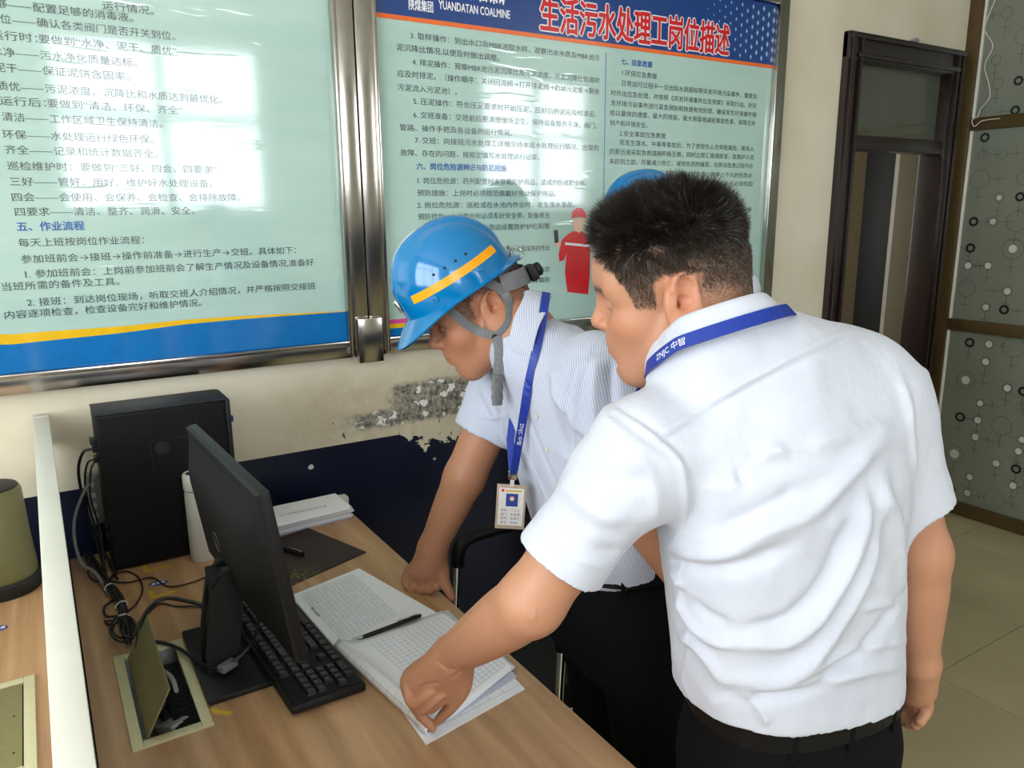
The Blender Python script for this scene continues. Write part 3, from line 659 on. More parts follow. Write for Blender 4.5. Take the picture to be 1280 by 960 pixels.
cable('thin black wire curling on the desk under the tower ports', [(.045, 2.07, .78), (.03, 2.0, .756), (.05, 1.94, .755), (.085, 1.96, .756), (.09, 2.02, .758), (.07, 2.05, .77)], .0022)
# the tied bundle
bd = empty('cable_bundle', (.1, 1.8, DZT), 'tied bundle of black leads on the desk behind the open cable box', 'cable bundle')
cen = [Zt(108, 690, .01), Zt(128, 722, .012), Zt(150, 748, .013), Zt(156, 775, .014), Zt(160, 800, .014)]
for k in range(6):
    a = k*1.05; off = np.array([math.cos(a)*.007, math.sin(a)*.005, math.sin(a)*.006]); b = MB()
    b.tube([np.array(c)+off*(1+.3*math.sin(k+i*2)) for i, c in enumerate(cen)], .0028, 6, 6); b.build('lead', 'black_cable', bd, True)
for k in range(4):
    b = MB(); z = .012+.004*k; L = .03+.008*k
    c = np.array(Zt(157, 785, z)); pts = [c+np.array([math.cos(q)*(.010+.002*k)+(-.012 if k % 2 else .004), math.sin(q)*L, .003*math.sin(2*q)]) for q in np.linspace(0, 2*math.pi, 13)]
    b.tube(pts, .0026, 6, 4); b.build('lead_loop', 'black_cable', bd, True)
for (x, y, r_) in ((137, 734, .010), (152, 757, .012), (153, 775, .015)):
    b = MB(); c = np.array(Zt(x, y, .012)); b.tube([c+np.array([math.cos(q)*r_, .004*math.cos(q), math.sin(q)*r_*.8]) for q in np.linspace(0, 2*math.pi, 11)], .0016, 6, 3); b.build('cable_tie', 'cup_white', bd, True)
loops = [Zt(152, 745), Zt(138, 752), Zt(130, 760), Zt(133, 770), Zt(147, 770), Zt(140, 776), Zt(131, 776), Zt(137, 781), Zt(155, 778)]
b = MB(); b.tube(loops, .0022, 6, 6); b.build('lead_loop', 'black_cable', bd, True)
cable('thin black lead running from behind the cup past the blue sticker and looping back', [Zt(274, 714, .002), Zt(240, 728), Zt(210, 733), Zt(190, 722), Zt(160, 728), Zt(139, 726), Zt(142, 718), Zt(158, 714), Zt(173, 722), Zt(178, 738), Zt(170, 755), Zt(160, 764)], .0019)
cable('thin black lead curving over the desk from the bundle to the monitor stand', [Zt(166, 786), Zt(180, 771), Zt(199, 755), Zt(220, 758), Zt(240, 758), Zt(258, 760, .01), Zt(264, 750, .03)], .0019)
cable('thick black power lead rising from the cable box up to the monitor stand', [(.088, 1.50, DZT-.03), (.087, 1.53, DZT+.03), (.11, 1.58, DZT+.07), (.15, 1.60, DZT+.085), (.20, 1.56, DZT+.08), (.235, 1.50, DZT+.075)], .0042)
cable('black video lead crossing the monitor foot to a moulded connector', [Zt(180, 800), Zt(205, 804, .004), Zt(226, 812, .014), Zt(245, 826, .018), Zt(262, 834, .020), Zt(280, 834, .022), (.262, 1.378, .80), (.285, 1.372, .85), (.283, 1.37, .90)], .0036)
b = MB(); c0 = np.array(Zt(284, 833, .022)); M = Matrix.Translation(Vector(c0)) @ Matrix.Rotation(.5, 4, 'Z'); b.box((-.016, -.009, -.006), (.018, .009, .008), .003, M); tag(b.build('lead_connector', 'grey_cable', None, True), 'grey moulded connector resting on the monitor foot', 'connector')
# tape marks and stickers
def tape(label, corner, a, b_):
    c = np.array(PZ(*corner, DZT))[:2]; pa = np.array(PZ(*a, DZT))[:2]; pb = np.array(PZ(*b_, DZT))[:2]; mb = MB(); w = .0055
    for i_, q in enumerate((pa, pb)):
        dd = (q-c)/np.linalg.norm(q-c); nn = np.array([-dd[1], dd[0]])*w; mb.prism([c-nn-dd*w*(1-i_), q-nn, q+nn, c+nn-dd*w*(1-i_)], DZT+.0001+.0002*i_, DZT+.0005+.0002*i_)
    tag(mb.build('tape_mark', 'tape_yellow'), label, 'tape', None)
tape('yellow tape corner mark on the desk in front of the tower', (184, 714), (213, 707), (179, 706))
tape('yellow tape corner mark on the desk just below the blue sticker', (192, 747), (221, 738), (188, 739))
tape('yellow tape corner mark on the desk beside the open cable box', (271, 890), (289, 892), (265, 885))
def sticker(label, px, py, a, b_, ang):
    c = PZ(px, py, DZT); e = []; 
    pts = [(c[0]+a*math.cos(q)*math.cos(ang)-b_*math.sin(q)*math.sin(ang), c[1]+a*math.cos(q)*math.sin(ang)+b_*math.sin(q)*math.cos(ang)) for q in np.linspace(0, 2*math.pi, 25)[:-1]]
    m = MB(); m.prism(pts, DZT+.0001, DZT+.0006); o = m.build('sticker', 'sticker_blue'); tag(o, label, 'sticker')
    m = MB()
    for k in range(3): 
        u = (k-1)*a*.5; m.box((c[0]+u-.004, c[1]-.005, DZT+.0006), (c[0]+u+.004, c[1]+.005, DZT+.0009), 0, None)
    tag(m.build('emblem', 'sticker_white', o), kind='stuff')
sticker('oval blue sticker with white emblem on the desk near the tower', 198, 729, .021, .013, -.2)
sticker('oval blue sticker on the desk at the left edge, beyond the divider', -3, 786, .019, .013, -.2)

# ------------------------------------------------------------------ flask, canister
c = empty('vacuum_flask', (.286, 1.950, DZT), 'slim white vacuum flask standing between the tower and the monitor', 'flask')
b = MB(); b.lathe((.286, 1.950, DZT), [(.028, 0), (.031, .004), (.031, .155), (.0305, .178), (.029, .186)], 40); b.build('body', 'cup_white', c, True)
b = MB(); b.lathe((.286, 1.950, DZT+.186), [(.0285, 0), (.0285, .003)], 40); b.build('seam_ring', 'black_matt', c, True)
b = MB(); b.lathe((.286, 1.950, DZT+.189), [(.031, 0), (.0315, .004), (.0315, .034), (.029, .040), (.024, .041), (.022, .037), (.001, .037)], 40); b.build('cap', 'cup_white', c, True)
b = MB(); b.lathe((.286, 1.950, DZT+.2265), [(.0225, 0), (.0225, .001)], 32); b.build('cap_inset', 'black_matt', c, True)
cx, cy = -.142, 2.035
c = empty('canister', (cx, cy, DZT), 'olive green drum with black lid and black base at the left end, beyond the divider', 'canister')
b = MB(); b.lathe((cx, cy, DZT), [(.076, 0), (.080, .006), (.080, .03), (.074, .036)], 48); b.build('base', 'black_plastic', c, True)
b = MB(); b.lathe((cx, cy, DZT+.036), [(.072, 0), (.074, .01), (.068, .10), (.064, .205), (.060, .212)], 48); b.build('body', 'olive', c, True)
b = MB(); b.lathe((cx, cy, DZT+.244), [(.0595, 0), (.058, .007), (.045, .009), (.001, .0095)], 48); b.build('lid', 'black_plastic', c, True)
cable('black lead from the canister base along the desk', [(cx+.02, cy-.08, DZT+.008), Zt(20, 737, .002), Zt(0, 740, .002), Zt(30, 728, .002), Zt(60, 712, .002), (-.045, 2.06, DZT+.006)][3:] if False else [Zt(-25, 738, .002), Zt(0, 737, .002), Zt(30, 729, .002), Zt(53, 715, .002), (-.046, 2.09, DZT+.006)], .0034)

# ------------------------------------------------------------------ monitor
mo = empty('monitor', (.22, 1.44, DZT), 'black widescreen monitor seen from behind, turned to the keyboard', 'monitor')
mc = Vector((.283, 1.452, 1.006)); tilt = math.atan2(.262-.305, .31)
# local: X = towards the screen side, Y = along the panel, Z = up
MM = Matrix.Translation(mc) @ Matrix.Rotation(math.radians(2.5), 4, 'Z') @ Matrix.Rotation(tilt, 4, 'Y')
W2, Hh = .253, .160
def mbx(lo, hi, bev): return MB().box(lo, hi, bev, MM)
mbx((-.004, -W2, -Hh), (.012, W2, Hh), .003).build('bezel', 'black_plastic', mo, True)
b = MB(); vs = []
rings = [(.0, W2-.001, Hh-.001), (-.009, W2-.003, Hh-.003)]+[(-.010-.034*math.sin(u*math.pi/2)**2, W2-.005-.125*u, Hh-.005-.085*u) for u in np.linspace(.08, 1, 9)]
for dx, a, h in rings: vs += [MM @ Vector((dx-.002, y, z)) for y, z in ((-a, -h), (a, -h), (a, h), (-a, h))]
fs = [(4*j+i, 4*j+(i+1) % 4, 4*j+4+(i+1) % 4, 4*j+4+i) for j in range(len(rings)-1) for i in range(4)]+[tuple(4*(len(rings)-1)+i for i in range(4))]
b.add(vs, fs); b.build('rear_shell', 'black_plastic', mo, True)
mbx((.012, -W2+.012, -Hh+.016), (.0128, W2-.012, Hh-.012), 0).build('screen', 'black_matt', mo)
mbx((-.0195, -.17, Hh-.045), (-.0165, .16, Hh-.040), .001).build('vent_slot', 'black_matt', mo)
b = MB(); q = [MM @ Vector((-.0465, math.cos(a)*.020, -.005+math.sin(a)*.020)) for a in np.linspace(0, 2*math.pi, 25)]; b.tube(q, .0010, 6, 1); b.build('rear_emblem', 'ring_thin', mo, True)
v, fsx = text_verts('DELL', 0.0); b = MB(); sc = .012/.72
b.add([MM @ Vector((-.0468, -(p_[0]*sc-.016), -.0095+p_[1]*sc)) for p_ in v], fsx); tag(b.build('emblem_letters', 'ring_thin', mo), kind='stuff')
# neck with a cable slot, and the flat foot
def slab(pts_l, pts_r): 
    m = MB(); n = len(pts_l); m.add(list(pts_l)+list(pts_r), [tuple(range(n)), tuple(range(n, 2*n))[::-1]]+[(i, (i+1) % n, n+(i+1) % n, n+i) for i in range(n)]); return m
nb = MB()
prof = [(.190, .762), (.191, .80), (.199, .86), (.212, .925), (.235, .958), (.268, .965), (.265, .90), (.254, .82), (.248, .762)]
hole = [(.208, .815), (.214, .86), (.222, .885), (.232, .88), (.230, .85), (.222, .815)]
for (ya, yb) in ((1.392, 1.412), (1.440, 1.460)): nb.add(*(lambda m: (m.v, m.f))(slab([(x, ya, z) for x, z in prof], [(x, yb, z) for x, z in prof])))
nb.box((.194, 1.40, .765), (.204, 1.452, .80)); nb.box((.212, 1.40, .90), (.262, 1.452, .95)); nb.box((.204, 1.40, .762), (.245, 1.452, .785))
nb.build('neck', 'black_plastic', mo)
b = MB(); b.tube([(.1895, 1.426, .80), (.1955, 1.426, .845), (.205, 1.426, .885)], .013, 10, 4, flat=(.011, .0012), upv=(-1, 0, .2)); b.build('cable_slot', 'black_matt', mo, True)
b = MB(); b.box((.174, 1.308, DZT), (.288, 1.585, DZT+.012), .004); b.build('foot', 'black_plastic', mo, True)

# ------------------------------------------------------------------ keyboard
kb = empty('keyboard', (.345, 1.42, DZT), 'black keyboard lying between the monitor and the papers', 'keyboard')
KM = Matrix.Translation((.345, 1.418, DZT+.0065)) @ Matrix.Rotation(math.radians(3), 4, 'Z') @ Matrix.Rotation(math.radians(2.5), 4, 'Y')
# local: X towards the typist (0.071 half), Y along (0.222 half); typist's left is -Y... space bar on +X side
MB().box((-.068, -.222, -.002), (.070, .222, .014), .004, KM).build('case', 'black_plastic', kb, True)
MB().box((-.062, -.217, .012), (.064, .217, .0165), .001, KM).build('key_bed', 'black_matt', kb, True)
ukeys = {}
def keymesh(w):
    if w in ukeys: return ukeys[w]
    m = MB(); a = w*.019/2-.0011; bx = .019/2-.0011; vs = [(-bx, -a, 0), (bx, -a, 0), (bx, a, 0), (-bx, a, 0), (-bx+.0022, -a+.0018, .0085), (bx-.0014, -a+.0018, .0075), (bx-.0014, a-.0018, .0075), (-bx+.0022, a-.0018, .0085)]
    m.add(vs, [(3, 2, 1, 0), (4, 5, 6, 7), (0, 1, 5, 4), (1, 2, 6, 5), (2, 3, 7, 6), (3, 0, 4, 7)])
    me = bpy.data.meshes.new('key'); me.from_pydata(m.v, [], m.f); me.materials.append(MAT['key_plastic']); me.update(); ukeys[w] = me; return me
rowsk = [([1, -1, 1, 1, 1, 1, -.5, 1, 1, 1, 1, -.5, 1, 1, 1, 1, -.25, 1, 1, 1], 'EFFFFFFFFFFFFPSB'), ([1]*13+[2, -.25, 1, 1, 1, -.25, 1, 1, 1, 1], '`1234567890-=<IHUN/*-'), ([1.5]+[1]*12+[1.5, -.25, 1, 1, 1, -.25, 1, 1, 1, 1], 'TQWERTYUIOP[]\\DEP789+'),
         ([1.75]+[1]*11+[2.25, -.25-3-.25, 1, 1, 1], 'CASDFGHJKL;\'E456'), ([2.25]+[1]*10+[2.75, -1.25, 1, -1.25, 1, 1, 1, 1], 'SZXCVBNM,./S^123E'), ([1.25]*3+[6.25]+[1.25]*4+[-.25, 1, 1, 1, -.25, 2, 1], 'CWA AWMC<v>0.')]
leg = MB()
for r, (ws, chs) in enumerate(rowsk):
    x = -.050+r*.0195+(.003 if r else 0); u = 0.0; ci = 0
    for w in ws:
        if w > 0:
            yc = .215-(u+w/2)*.019; o = bpy.data.objects.new('key', keymesh(w)); COL.objects.link(o); o.parent = kb
            o.matrix_parent_inverse = Matrix.Translation(-kb.location); o.matrix_world = KM @ Matrix.Translation((x, yc, .015))
            if ci < len(chs) and chs[ci] != ' ':
                vv, ff = text_verts(chs[ci]); s_ = .0052
                leg.add([KM @ Vector((x+.001-q[1]*s_, yc+.004-q[0]*s_*-1-.004, .0238)) for q in vv], ff)
            ci += 1
        u += abs(w)
tag(leg.build('key_legends', 'legend', kb), kind='stuff')

# ------------------------------------------------------------------ mouse pad, pens, papers
def quad(pts, z0, z1): return MB().prism([tuple(p)[:2] for p in pts], z0, z1)
mp = quad([PZ(x, y, DZT) for x, y in ((458, 691), (352, 738), (300, 690), (385, 661))], DZT+.0002, DZT+.003)
tag(mp.build('mouse_pad', 'mouse_pad'), 'thin dark brown mouse pad with a gold speckled corner, on the desk behind the papers', 'mouse pad')
def pen(label, a, b_, r, name='pen'):
    a = Vector(a); b_ = Vector(b_); ax = (b_-a).normalized(); L = (b_-a).length
    e = empty(name, tuple(a), label, 'pen')
    m = MB(); m.lathe(a+ax*.012, [(r*.75, 0), (r, .01), (r, L*.55), (r*1.08, L*.56), (r*1.08, L*.9), (r*.7, L-.012)], 16, ax); m.build('barrel', 'black_plastic', e, True)
    m = MB(); m.lathe(a, [(.0006, 0), (r*.75, .012)], 12, ax); m.build('tip', 'chrome', e, True)
    up = Vector((0, 0, 1)); m = MB(); m.tube([a+ax*(L*.62)+up*(r+.0022), a+ax*(L*.9)+up*(r+.0022), a+ax*(L*.97)+up*r*.6], .001, 6, 4, flat=(.0018, .0006)); m.build('clip', 'chrome', e, True)
    return e
pen('black pen with silver clip lying on the dark mouse pad', PZ(335, 680, DZT+.0085), PZ(379, 693, DZT+.0085), .0055)
# stack of documents
rr = random.Random(3)
ps = empty('paper_stack', (.56, 2.05, DZT), 'thick stack of stapled documents at the back corner of the desk', 'papers')
z = DZT+.0003
for k in range(9):
    th = .0042 if k < 8 else .0012; j = [rr.uniform(-.006, .006) for _ in range(3)]
    base = [(.468, 1.985), (.700, 1.998), (.698, 2.12), (.470, 2.19 if False else 2.115)]
    if k == 8: base = [(.45, 1.965), (.690, 1.985), (.692, 2.115), (.455, 2.11)]
    m = MB(); m.prism([(x+j[0], y+j[1]) for x, y in base], z, z+th); m.build('document', 'paper' if k % 3 else 'paper_side', ps); z += th+.0002
m = MB(); v, fsx = text_verts('污水处理站巡回检查记录'); 
m.add([(.50+q[0]*.0125, 2.03+q[1]*.0125, z+.0003) for q in v], fsx); tag(m.build('cover_lettering', 'ink_light', ps), kind='stuff')

# ruled sheets: local u along x-ish edge, v along the other; lines printed as thin strips
def table(mb, O, U, V, cols, nrow, zf, wd=.0005, scrib=None, seed=1):
    O, U, V = (np.array(q, float) for q in (O, U, V)); r2 = random.Random(seed)
    def strip(a, b_, w=wd):
        d_ = b_-a; n_ = np.array([-d_[1], d_[0]]); n_ = n_/np.linalg.norm(n_)*w/2; q = [a-n_, b_-n_, b_+n_, a+n_]; m_ = 6 if zf.__code__.co_argcount == 2 and zf is not flatz else 1
        for i in range(m_):
            t0_, t1_ = i/m_, (i+1)/m_; pa, pb = a+d_*t0_, a+d_*t1_
            mb.add([(*(pa-n_), zf(*pa)), (*(pb-n_), zf(*pb)), (*(pb+n_), zf(*pb)), (*(pa+n_), zf(*pa))], [(0, 1, 2, 3)])
    for i in range(nrow+1): strip(O+V*i/nrow, O+V*i/nrow+U)
    for c_ in cols: strip(O+U*c_, O+U*c_+V)
    if scrib is not None:
        for i in range(nrow):
            for a_, b_ in zip(cols[:-1], cols[1:]):
                if r2.random() < .6:
                    p0 = O+U*(a_+(b_-a_)*.2)+V*((i+.5)/nrow); L = U*(b_-a_)*.6; m_ = 3
                    for s_ in range(m_):
                        x_ = p0+L*s_/m_; y_ = x_+L/m_*.5+V/nrow*(r2.random()-.5)*.5
                        dd = y_-x_; nn = np.array([-dd[1], dd[0]]); nn = nn/(np.linalg.norm(nn)+1e-9)*.0003
                        scrib.add([(*(x_-nn), zf(*x_)+.0001), (*(y_-nn), zf(*y_)+.0001), (*(y_+nn), zf(*y_)+.0001), (*(x_+nn), zf(*x_)+.0001)], [(0, 1, 2, 3)])
zz = [0.0]
def flatz(x, y): return zz[0]
xy = lambda x, y, h=0: np.array(PZ(x, y, DZT+h))[:2]
bk = empty('record_book', (.53, 1.35, DZT), 'open white record book of ruled forms, pages folded back, under the pointing finger', 'papers')
# rear page (flat), drawn as a thin stack
A, B_, C_, D_ = xy(362, 746), xy(447, 712), xy(552, 772), xy(420, 814)
for k in range(3):
    m = MB(); o_ = np.array([.0015*k, -.001*k]); m.prism([tuple(q+o_) for q in (A, D_, C_, B_)], DZT+.0004+k*.0012, DZT+.0014+k*.0012); m.build('page', 'paper', bk)
zz[0] = DZT+.0043; m = MB(); s2 = MB()
U = (B_-A); V = (D_-A); 
table(m, A+U*.12+V*.07, U*.76, V*.86, [0, .06, .12, .2, .28, .36, .44, .52, .6, .68, .76, .84, .92, 1.0], 24, flatz, .0005, s2, 2)
tag(m.build('ruled_lines', 'ink_light', bk), kind='stuff'); tag(s2.build('handwriting', 'ink', bk), kind='stuff')
# lower leaves, slightly fanned towards the desk edge
A, B_, C_, D_ = xy(440, 800), xy(560, 765), xy(656, 862), xy(532, 932)
m = MB(); m.prism([tuple(q) for q in (A, D_, C_, B_)], DZT+.0004, DZT+.0020); m.build('page', 'paper', bk)
m = MB(); m.prism([tuple(q) for q in (A, xy(534, 920), xy(646, 848), B_)], DZT+.0022, DZT+.0048); m.build('page', 'paper_side', bk)
zz[0] = DZT+.0021; m = MB(); s2 = MB(); table(m, xy(556, 906), xy(648, 858)-xy(556, 906), xy(545, 895)-xy(556, 906), [0, .2, .4, .6, .8, 1], 1, flatz, .0006, s2, 9)
tag(m.build('ruled_lines', 'ink_light', bk), kind='stuff'); 
# top leaf: folded over along its left side into a roll
P0, P1, P2, P3 = xy(418, 815), xy(548, 768), xy(640, 842), xy(534, 925)   # back left, back right, front right, front left
Uv = (P1-P0); Lu = np.linalg.norm(Uv); Uv = Uv/Lu; Vv = (P3-P0); Lv = np.linalg.norm(Vv); Vv = Vv/Lv; RR = .0125
def leaf(s_, t):   # s_ = distance from the roll edge over the page (negative: wrapped underneath), t = 0..1 front
    base = P0+Vv*Lv*t; w_ = Lu*(1-t)+np.linalg.norm(P2-P3)*t; Ud = (P1-P0)/Lu*(1-t)+(P2-P3)/np.linalg.norm(P2-P3)*t; Ud = Ud/np.linalg.norm(Ud)
    R_ = RR*(.85+.25*t)
    if s_ >= 0:
        x_ = s_*w_; h = .0060+R_*1.9*math.exp(-x_/.018)*(1 if x_ > 0 else 1)+.0015*math.sin(6*s_+3*t); p = base+Ud*(x_+R_); return (p[0], p[1], DZT+h)
    a = -s_*math.pi*1.55; cz = DZT+.0006+R_; p = base+Ud*(R_-R_*math.sin(a)); return (p[0], p[1], cz+R_*math.cos(a)-.0 if a < math.pi*1.2 else cz+R_*math.cos(a))
m = MB(); ns, nt = 34, 14; sv = list(np.linspace(-1, 0, 14)[:-1])+list(np.linspace(0, 1, 22)); vs = [leaf(s_, t/nt) for t in range(nt+1) for s_ in sv]; n_ = len(sv)
m.add(vs, [(t*n_+i, t*n_+i+1, (t+1)*n_+i+1, (t+1)*n_+i) for t in range(nt) for i in range(n_-1)])
lf = m.build('folded_page', 'paper', bk, True); md = lf.modifiers.new('s', 'SOLIDIFY'); md.thickness = .0012; md.offset = 0
def leaf_lines(mb, ss, ts, wd):
    def strip(pa):
        for (s0, t0_), (s1, t1_) in zip(pa[:-1], pa[1:]):
            a = np.array(leaf(s0, t0_)); b_ = np.array(leaf(s1, t1_)); a0 = np.array(leaf(min(s0+.001, 1), t0_)); 
            tg = b_-a; 
            if np.linalg.norm(tg) < 1e-7: continue
            e1 = np.array(leaf(s0+.004, t0_))-a; e2 = np.array(leaf(s0, min(t0_+.004, 1.01)))-a; nrm = np.cross(e1, e2); nrm /= np.linalg.norm(nrm)+1e-12
            sd = np.cross(nrm, tg); sd = sd/(np.linalg.norm(sd)+1e-12)*wd/2; off = nrm*.0011*(1 if nrm[2] > 0 or s0 < 0 else -1)
            if s0 < 0: off = (a-np.array([*(P0+Vv*Lv*t0_+Uv*RR), DZT+RR])); off = off/np.linalg.norm(off)*.0011
            mb.add([a-sd+off, b_-sd+off, b_+sd+off, a+sd+off], [(0, 1, 2, 3)])
    for s_ in ss: strip([(s_, t) for t in np.linspace(ts[0], ts[-1], 12)])
    for t in ts: strip([(s_, t) for s_ in np.linspace(ss[0], ss[-1], 16)])
m = MB(); leaf_lines(m, list(np.linspace(.22, .93, 15)), list(np.linspace(.08, .93, 23)), .0005); leaf_lines(m, list(np.linspace(-.62, -.05, 5)), list(np.linspace(.02, .98, 14)), .0005)
tag(m.build('ruled_lines', 'ink_light', bk), kind='stuff')
m = MB()
for (tx, oo, uu, z_) in (('综合污水处理运行记录表', xy(505, 886)*.0+P0+Uv*.045+Vv*.07, Vv, DZT+.0102), ('值班人员签字', xy(388, 762), xy(415, 795)-xy(388, 762), DZT+.0046)):
    uu = uu/np.linalg.norm(uu); pv = np.array([uu[1], -uu[0]])*-1; v, ff = text_verts(tx); m.add([(*(oo+uu*q[0]*.0078+pv*q[1]*.0078), z_) for q in v], ff)
tag(m.build('form_lettering', 'ink', bk), kind='stuff')
pen('slim black pen lying across the open record book', PD(446, 799, PZ(446, 799, DZT+.012) @ FW if False else (PZ(446, 799, DZT+.012)-CAM) @ FW), PZ(526, 769, DZT+.012), .0042)

# ------------------------------------------------------------------ chair behind the desk
ch = empty('office_chair', (1.12, 1.45, 0), 'black armchair with chrome tube legs pushed behind the bending men', 'chair')
def chairtube(name, pts, r, m): b = MB(); b.tube(pts, r, 10, 6); return b.build(name, m, ch, True)
yL, yR = 1.29, 1.80
box('seat', (.90, yL+.03, .42), (1.36, yR-.03, .50), 'leather_black', ch, .03)
M = Matrix.Translation((1.40, (yL+yR)/2, .72)) @ Matrix.Rotation(.18, 4, 'Y'); MB().box((-.03, -.22, -.24), (.03, .22, .24), .028, M).build('backrest', 'leather_black', ch, True)
for y in (yL, yR):
    chairtube('armrest', [(.93, y, .62), (.935, y, .665), (.97, y, .695), (1.10, y, .70), (1.30, y, .69), (1.37, y, .66)], .019, 'leather_black')
    chairtube('leg', [(1.37, y, .67), (1.36, y, .3), (1.34, y, .035), (1.30, y, .014), (1.0, y, .014), (.95, y, .03), (.93, y, .10), (.92, y, .45), (.928, y, .62)], .0115, 'chrome')
chairtube('crossbar', [(.93, yL, .41), (.93, yR, .41)], .0105, 'chrome'); chairtube('crossbar', [(1.36, yL, .41), (1.36, yR, .41)], .0105, 'chrome')

# ------------------------------------------------------------------ implicit modelling: every body is one smooth surface
def A3(v): return np.array(v, np.float64)
def U_(v): v = A3(v); return v/np.linalg.norm(v)
class Prim:
    def __init__(s, f, c, r, op='u', k=0.01): s.f, s.c, s.r, s.op, s.k = f, A3(c), r, op, k
def rcone(a, b, ra, rb, op='u', k=0.01):
    a, b = A3(a), A3(b); ba = b-a; L2 = float(ba@ba)
    def f(P):
        pa = P-a; h = np.clip(pa@ba/L2, 0, 1); return np.linalg.norm(pa-h[:, None]*ba, axis=1)-(ra+(rb-ra)*h)
    return Prim(f, (a+b)/2, math.sqrt(L2)/2+max(ra, rb), op, k)
def ell(c, r, Rm=None, op='u', k=0.01):
    c, r = A3(c), A3(r); Rm = np.eye(3) if Rm is None else Rm
    def f(P):
        q = (P-c)@Rm; k0 = np.linalg.norm(q/r, axis=1); k1 = np.linalg.norm(q/(r*r), axis=1)+1e-9; return k0*(k0-1)/k1
    return Prim(f, c, float(r.max()), op, k)
def ccone(a, b, ra, rb, op='u', k=0.01, sq=(1, 1), rt=None):
    """flat-ended cone, optionally oval across the direction rt"""
    a, b = A3(a), A3(b); L = np.linalg.norm(b-a); ax = (b-a)/L
    r1 = U_(np.cross(ax, [0.1, 0.2, 1])) if rt is None else U_(A3(rt)-ax*(A3(rt)@ax)); r2 = np.cross(ax, r1)
    def f(P):
        q = P-a; t = q@ax; u = (q@r1)/sq[0]; v = (q@r2)/sq[1]; rr = ra+(rb-ra)*np.clip(t/L, 0, 1)
        return np.maximum(np.hypot(u, v)-rr, np.abs(t-L/2)-L/2)
    return Prim(f, (a+b)/2, L/2+max(ra, rb)*max(sq), op, k)
def loft(a, b, right, st, off=(), op='u', k=0.01, p=2.4):
    """oval sections along a-b: st = [(t, half width, half depth, forward shift)]"""
    a, b = A3(a), A3(b); L = np.linalg.norm(b-a); ax = (b-a)/L; r1 = U_(A3(right)-ax*(A3(right)@ax)); r2 = np.cross(ax, r1)
    st = np.array(st)
    def f(P):
        q = P-a; t = q@ax/L; w_ = np.interp(t, st[:, 0], st[:, 1]); d_ = np.interp(t, st[:, 0], st[:, 2]); o_ = np.interp(t, st[:, 0], st[:, 3])
        u = np.abs(q@r1)/w_; v = np.abs(q@r2-o_)/d_; dd = ((u**p+v**p)**(1/p)-1)*np.minimum(w_, d_)
        return np.maximum(dd, np.maximum(-t*L+st[0, 0]*L, (t-st[-1, 0])*L))
    return Prim(f, (a+b)/2, L*.62+float(max(st[:, 1].max(), st[:, 2].max()))+.05, op, k)
def field(prims, P, cull=0.03):
    d = np.full(len(P), 1.0)
    for pr in prims:
        m = np.linalg.norm(P-pr.c, axis=1) < pr.r+pr.k+cull if cull is not None else np.ones(len(P), bool)
        if not m.any(): continue
        x = pr.f(P[m]); y = d[m]; k = max(pr.k, 1e-5)
        if pr.op == 'u': h = np.maximum(k-np.abs(x-y), 0)/k; d[m] = np.minimum(x, y)-h*h*k*.25
        elif pr.op == 's': h = np.maximum(k-np.abs(-x-y), 0)/k; d[m] = np.maximum(-x, y)+h*h*k*.25
        elif pr.op == 'i': d[m] = np.maximum(x, y)
    return d
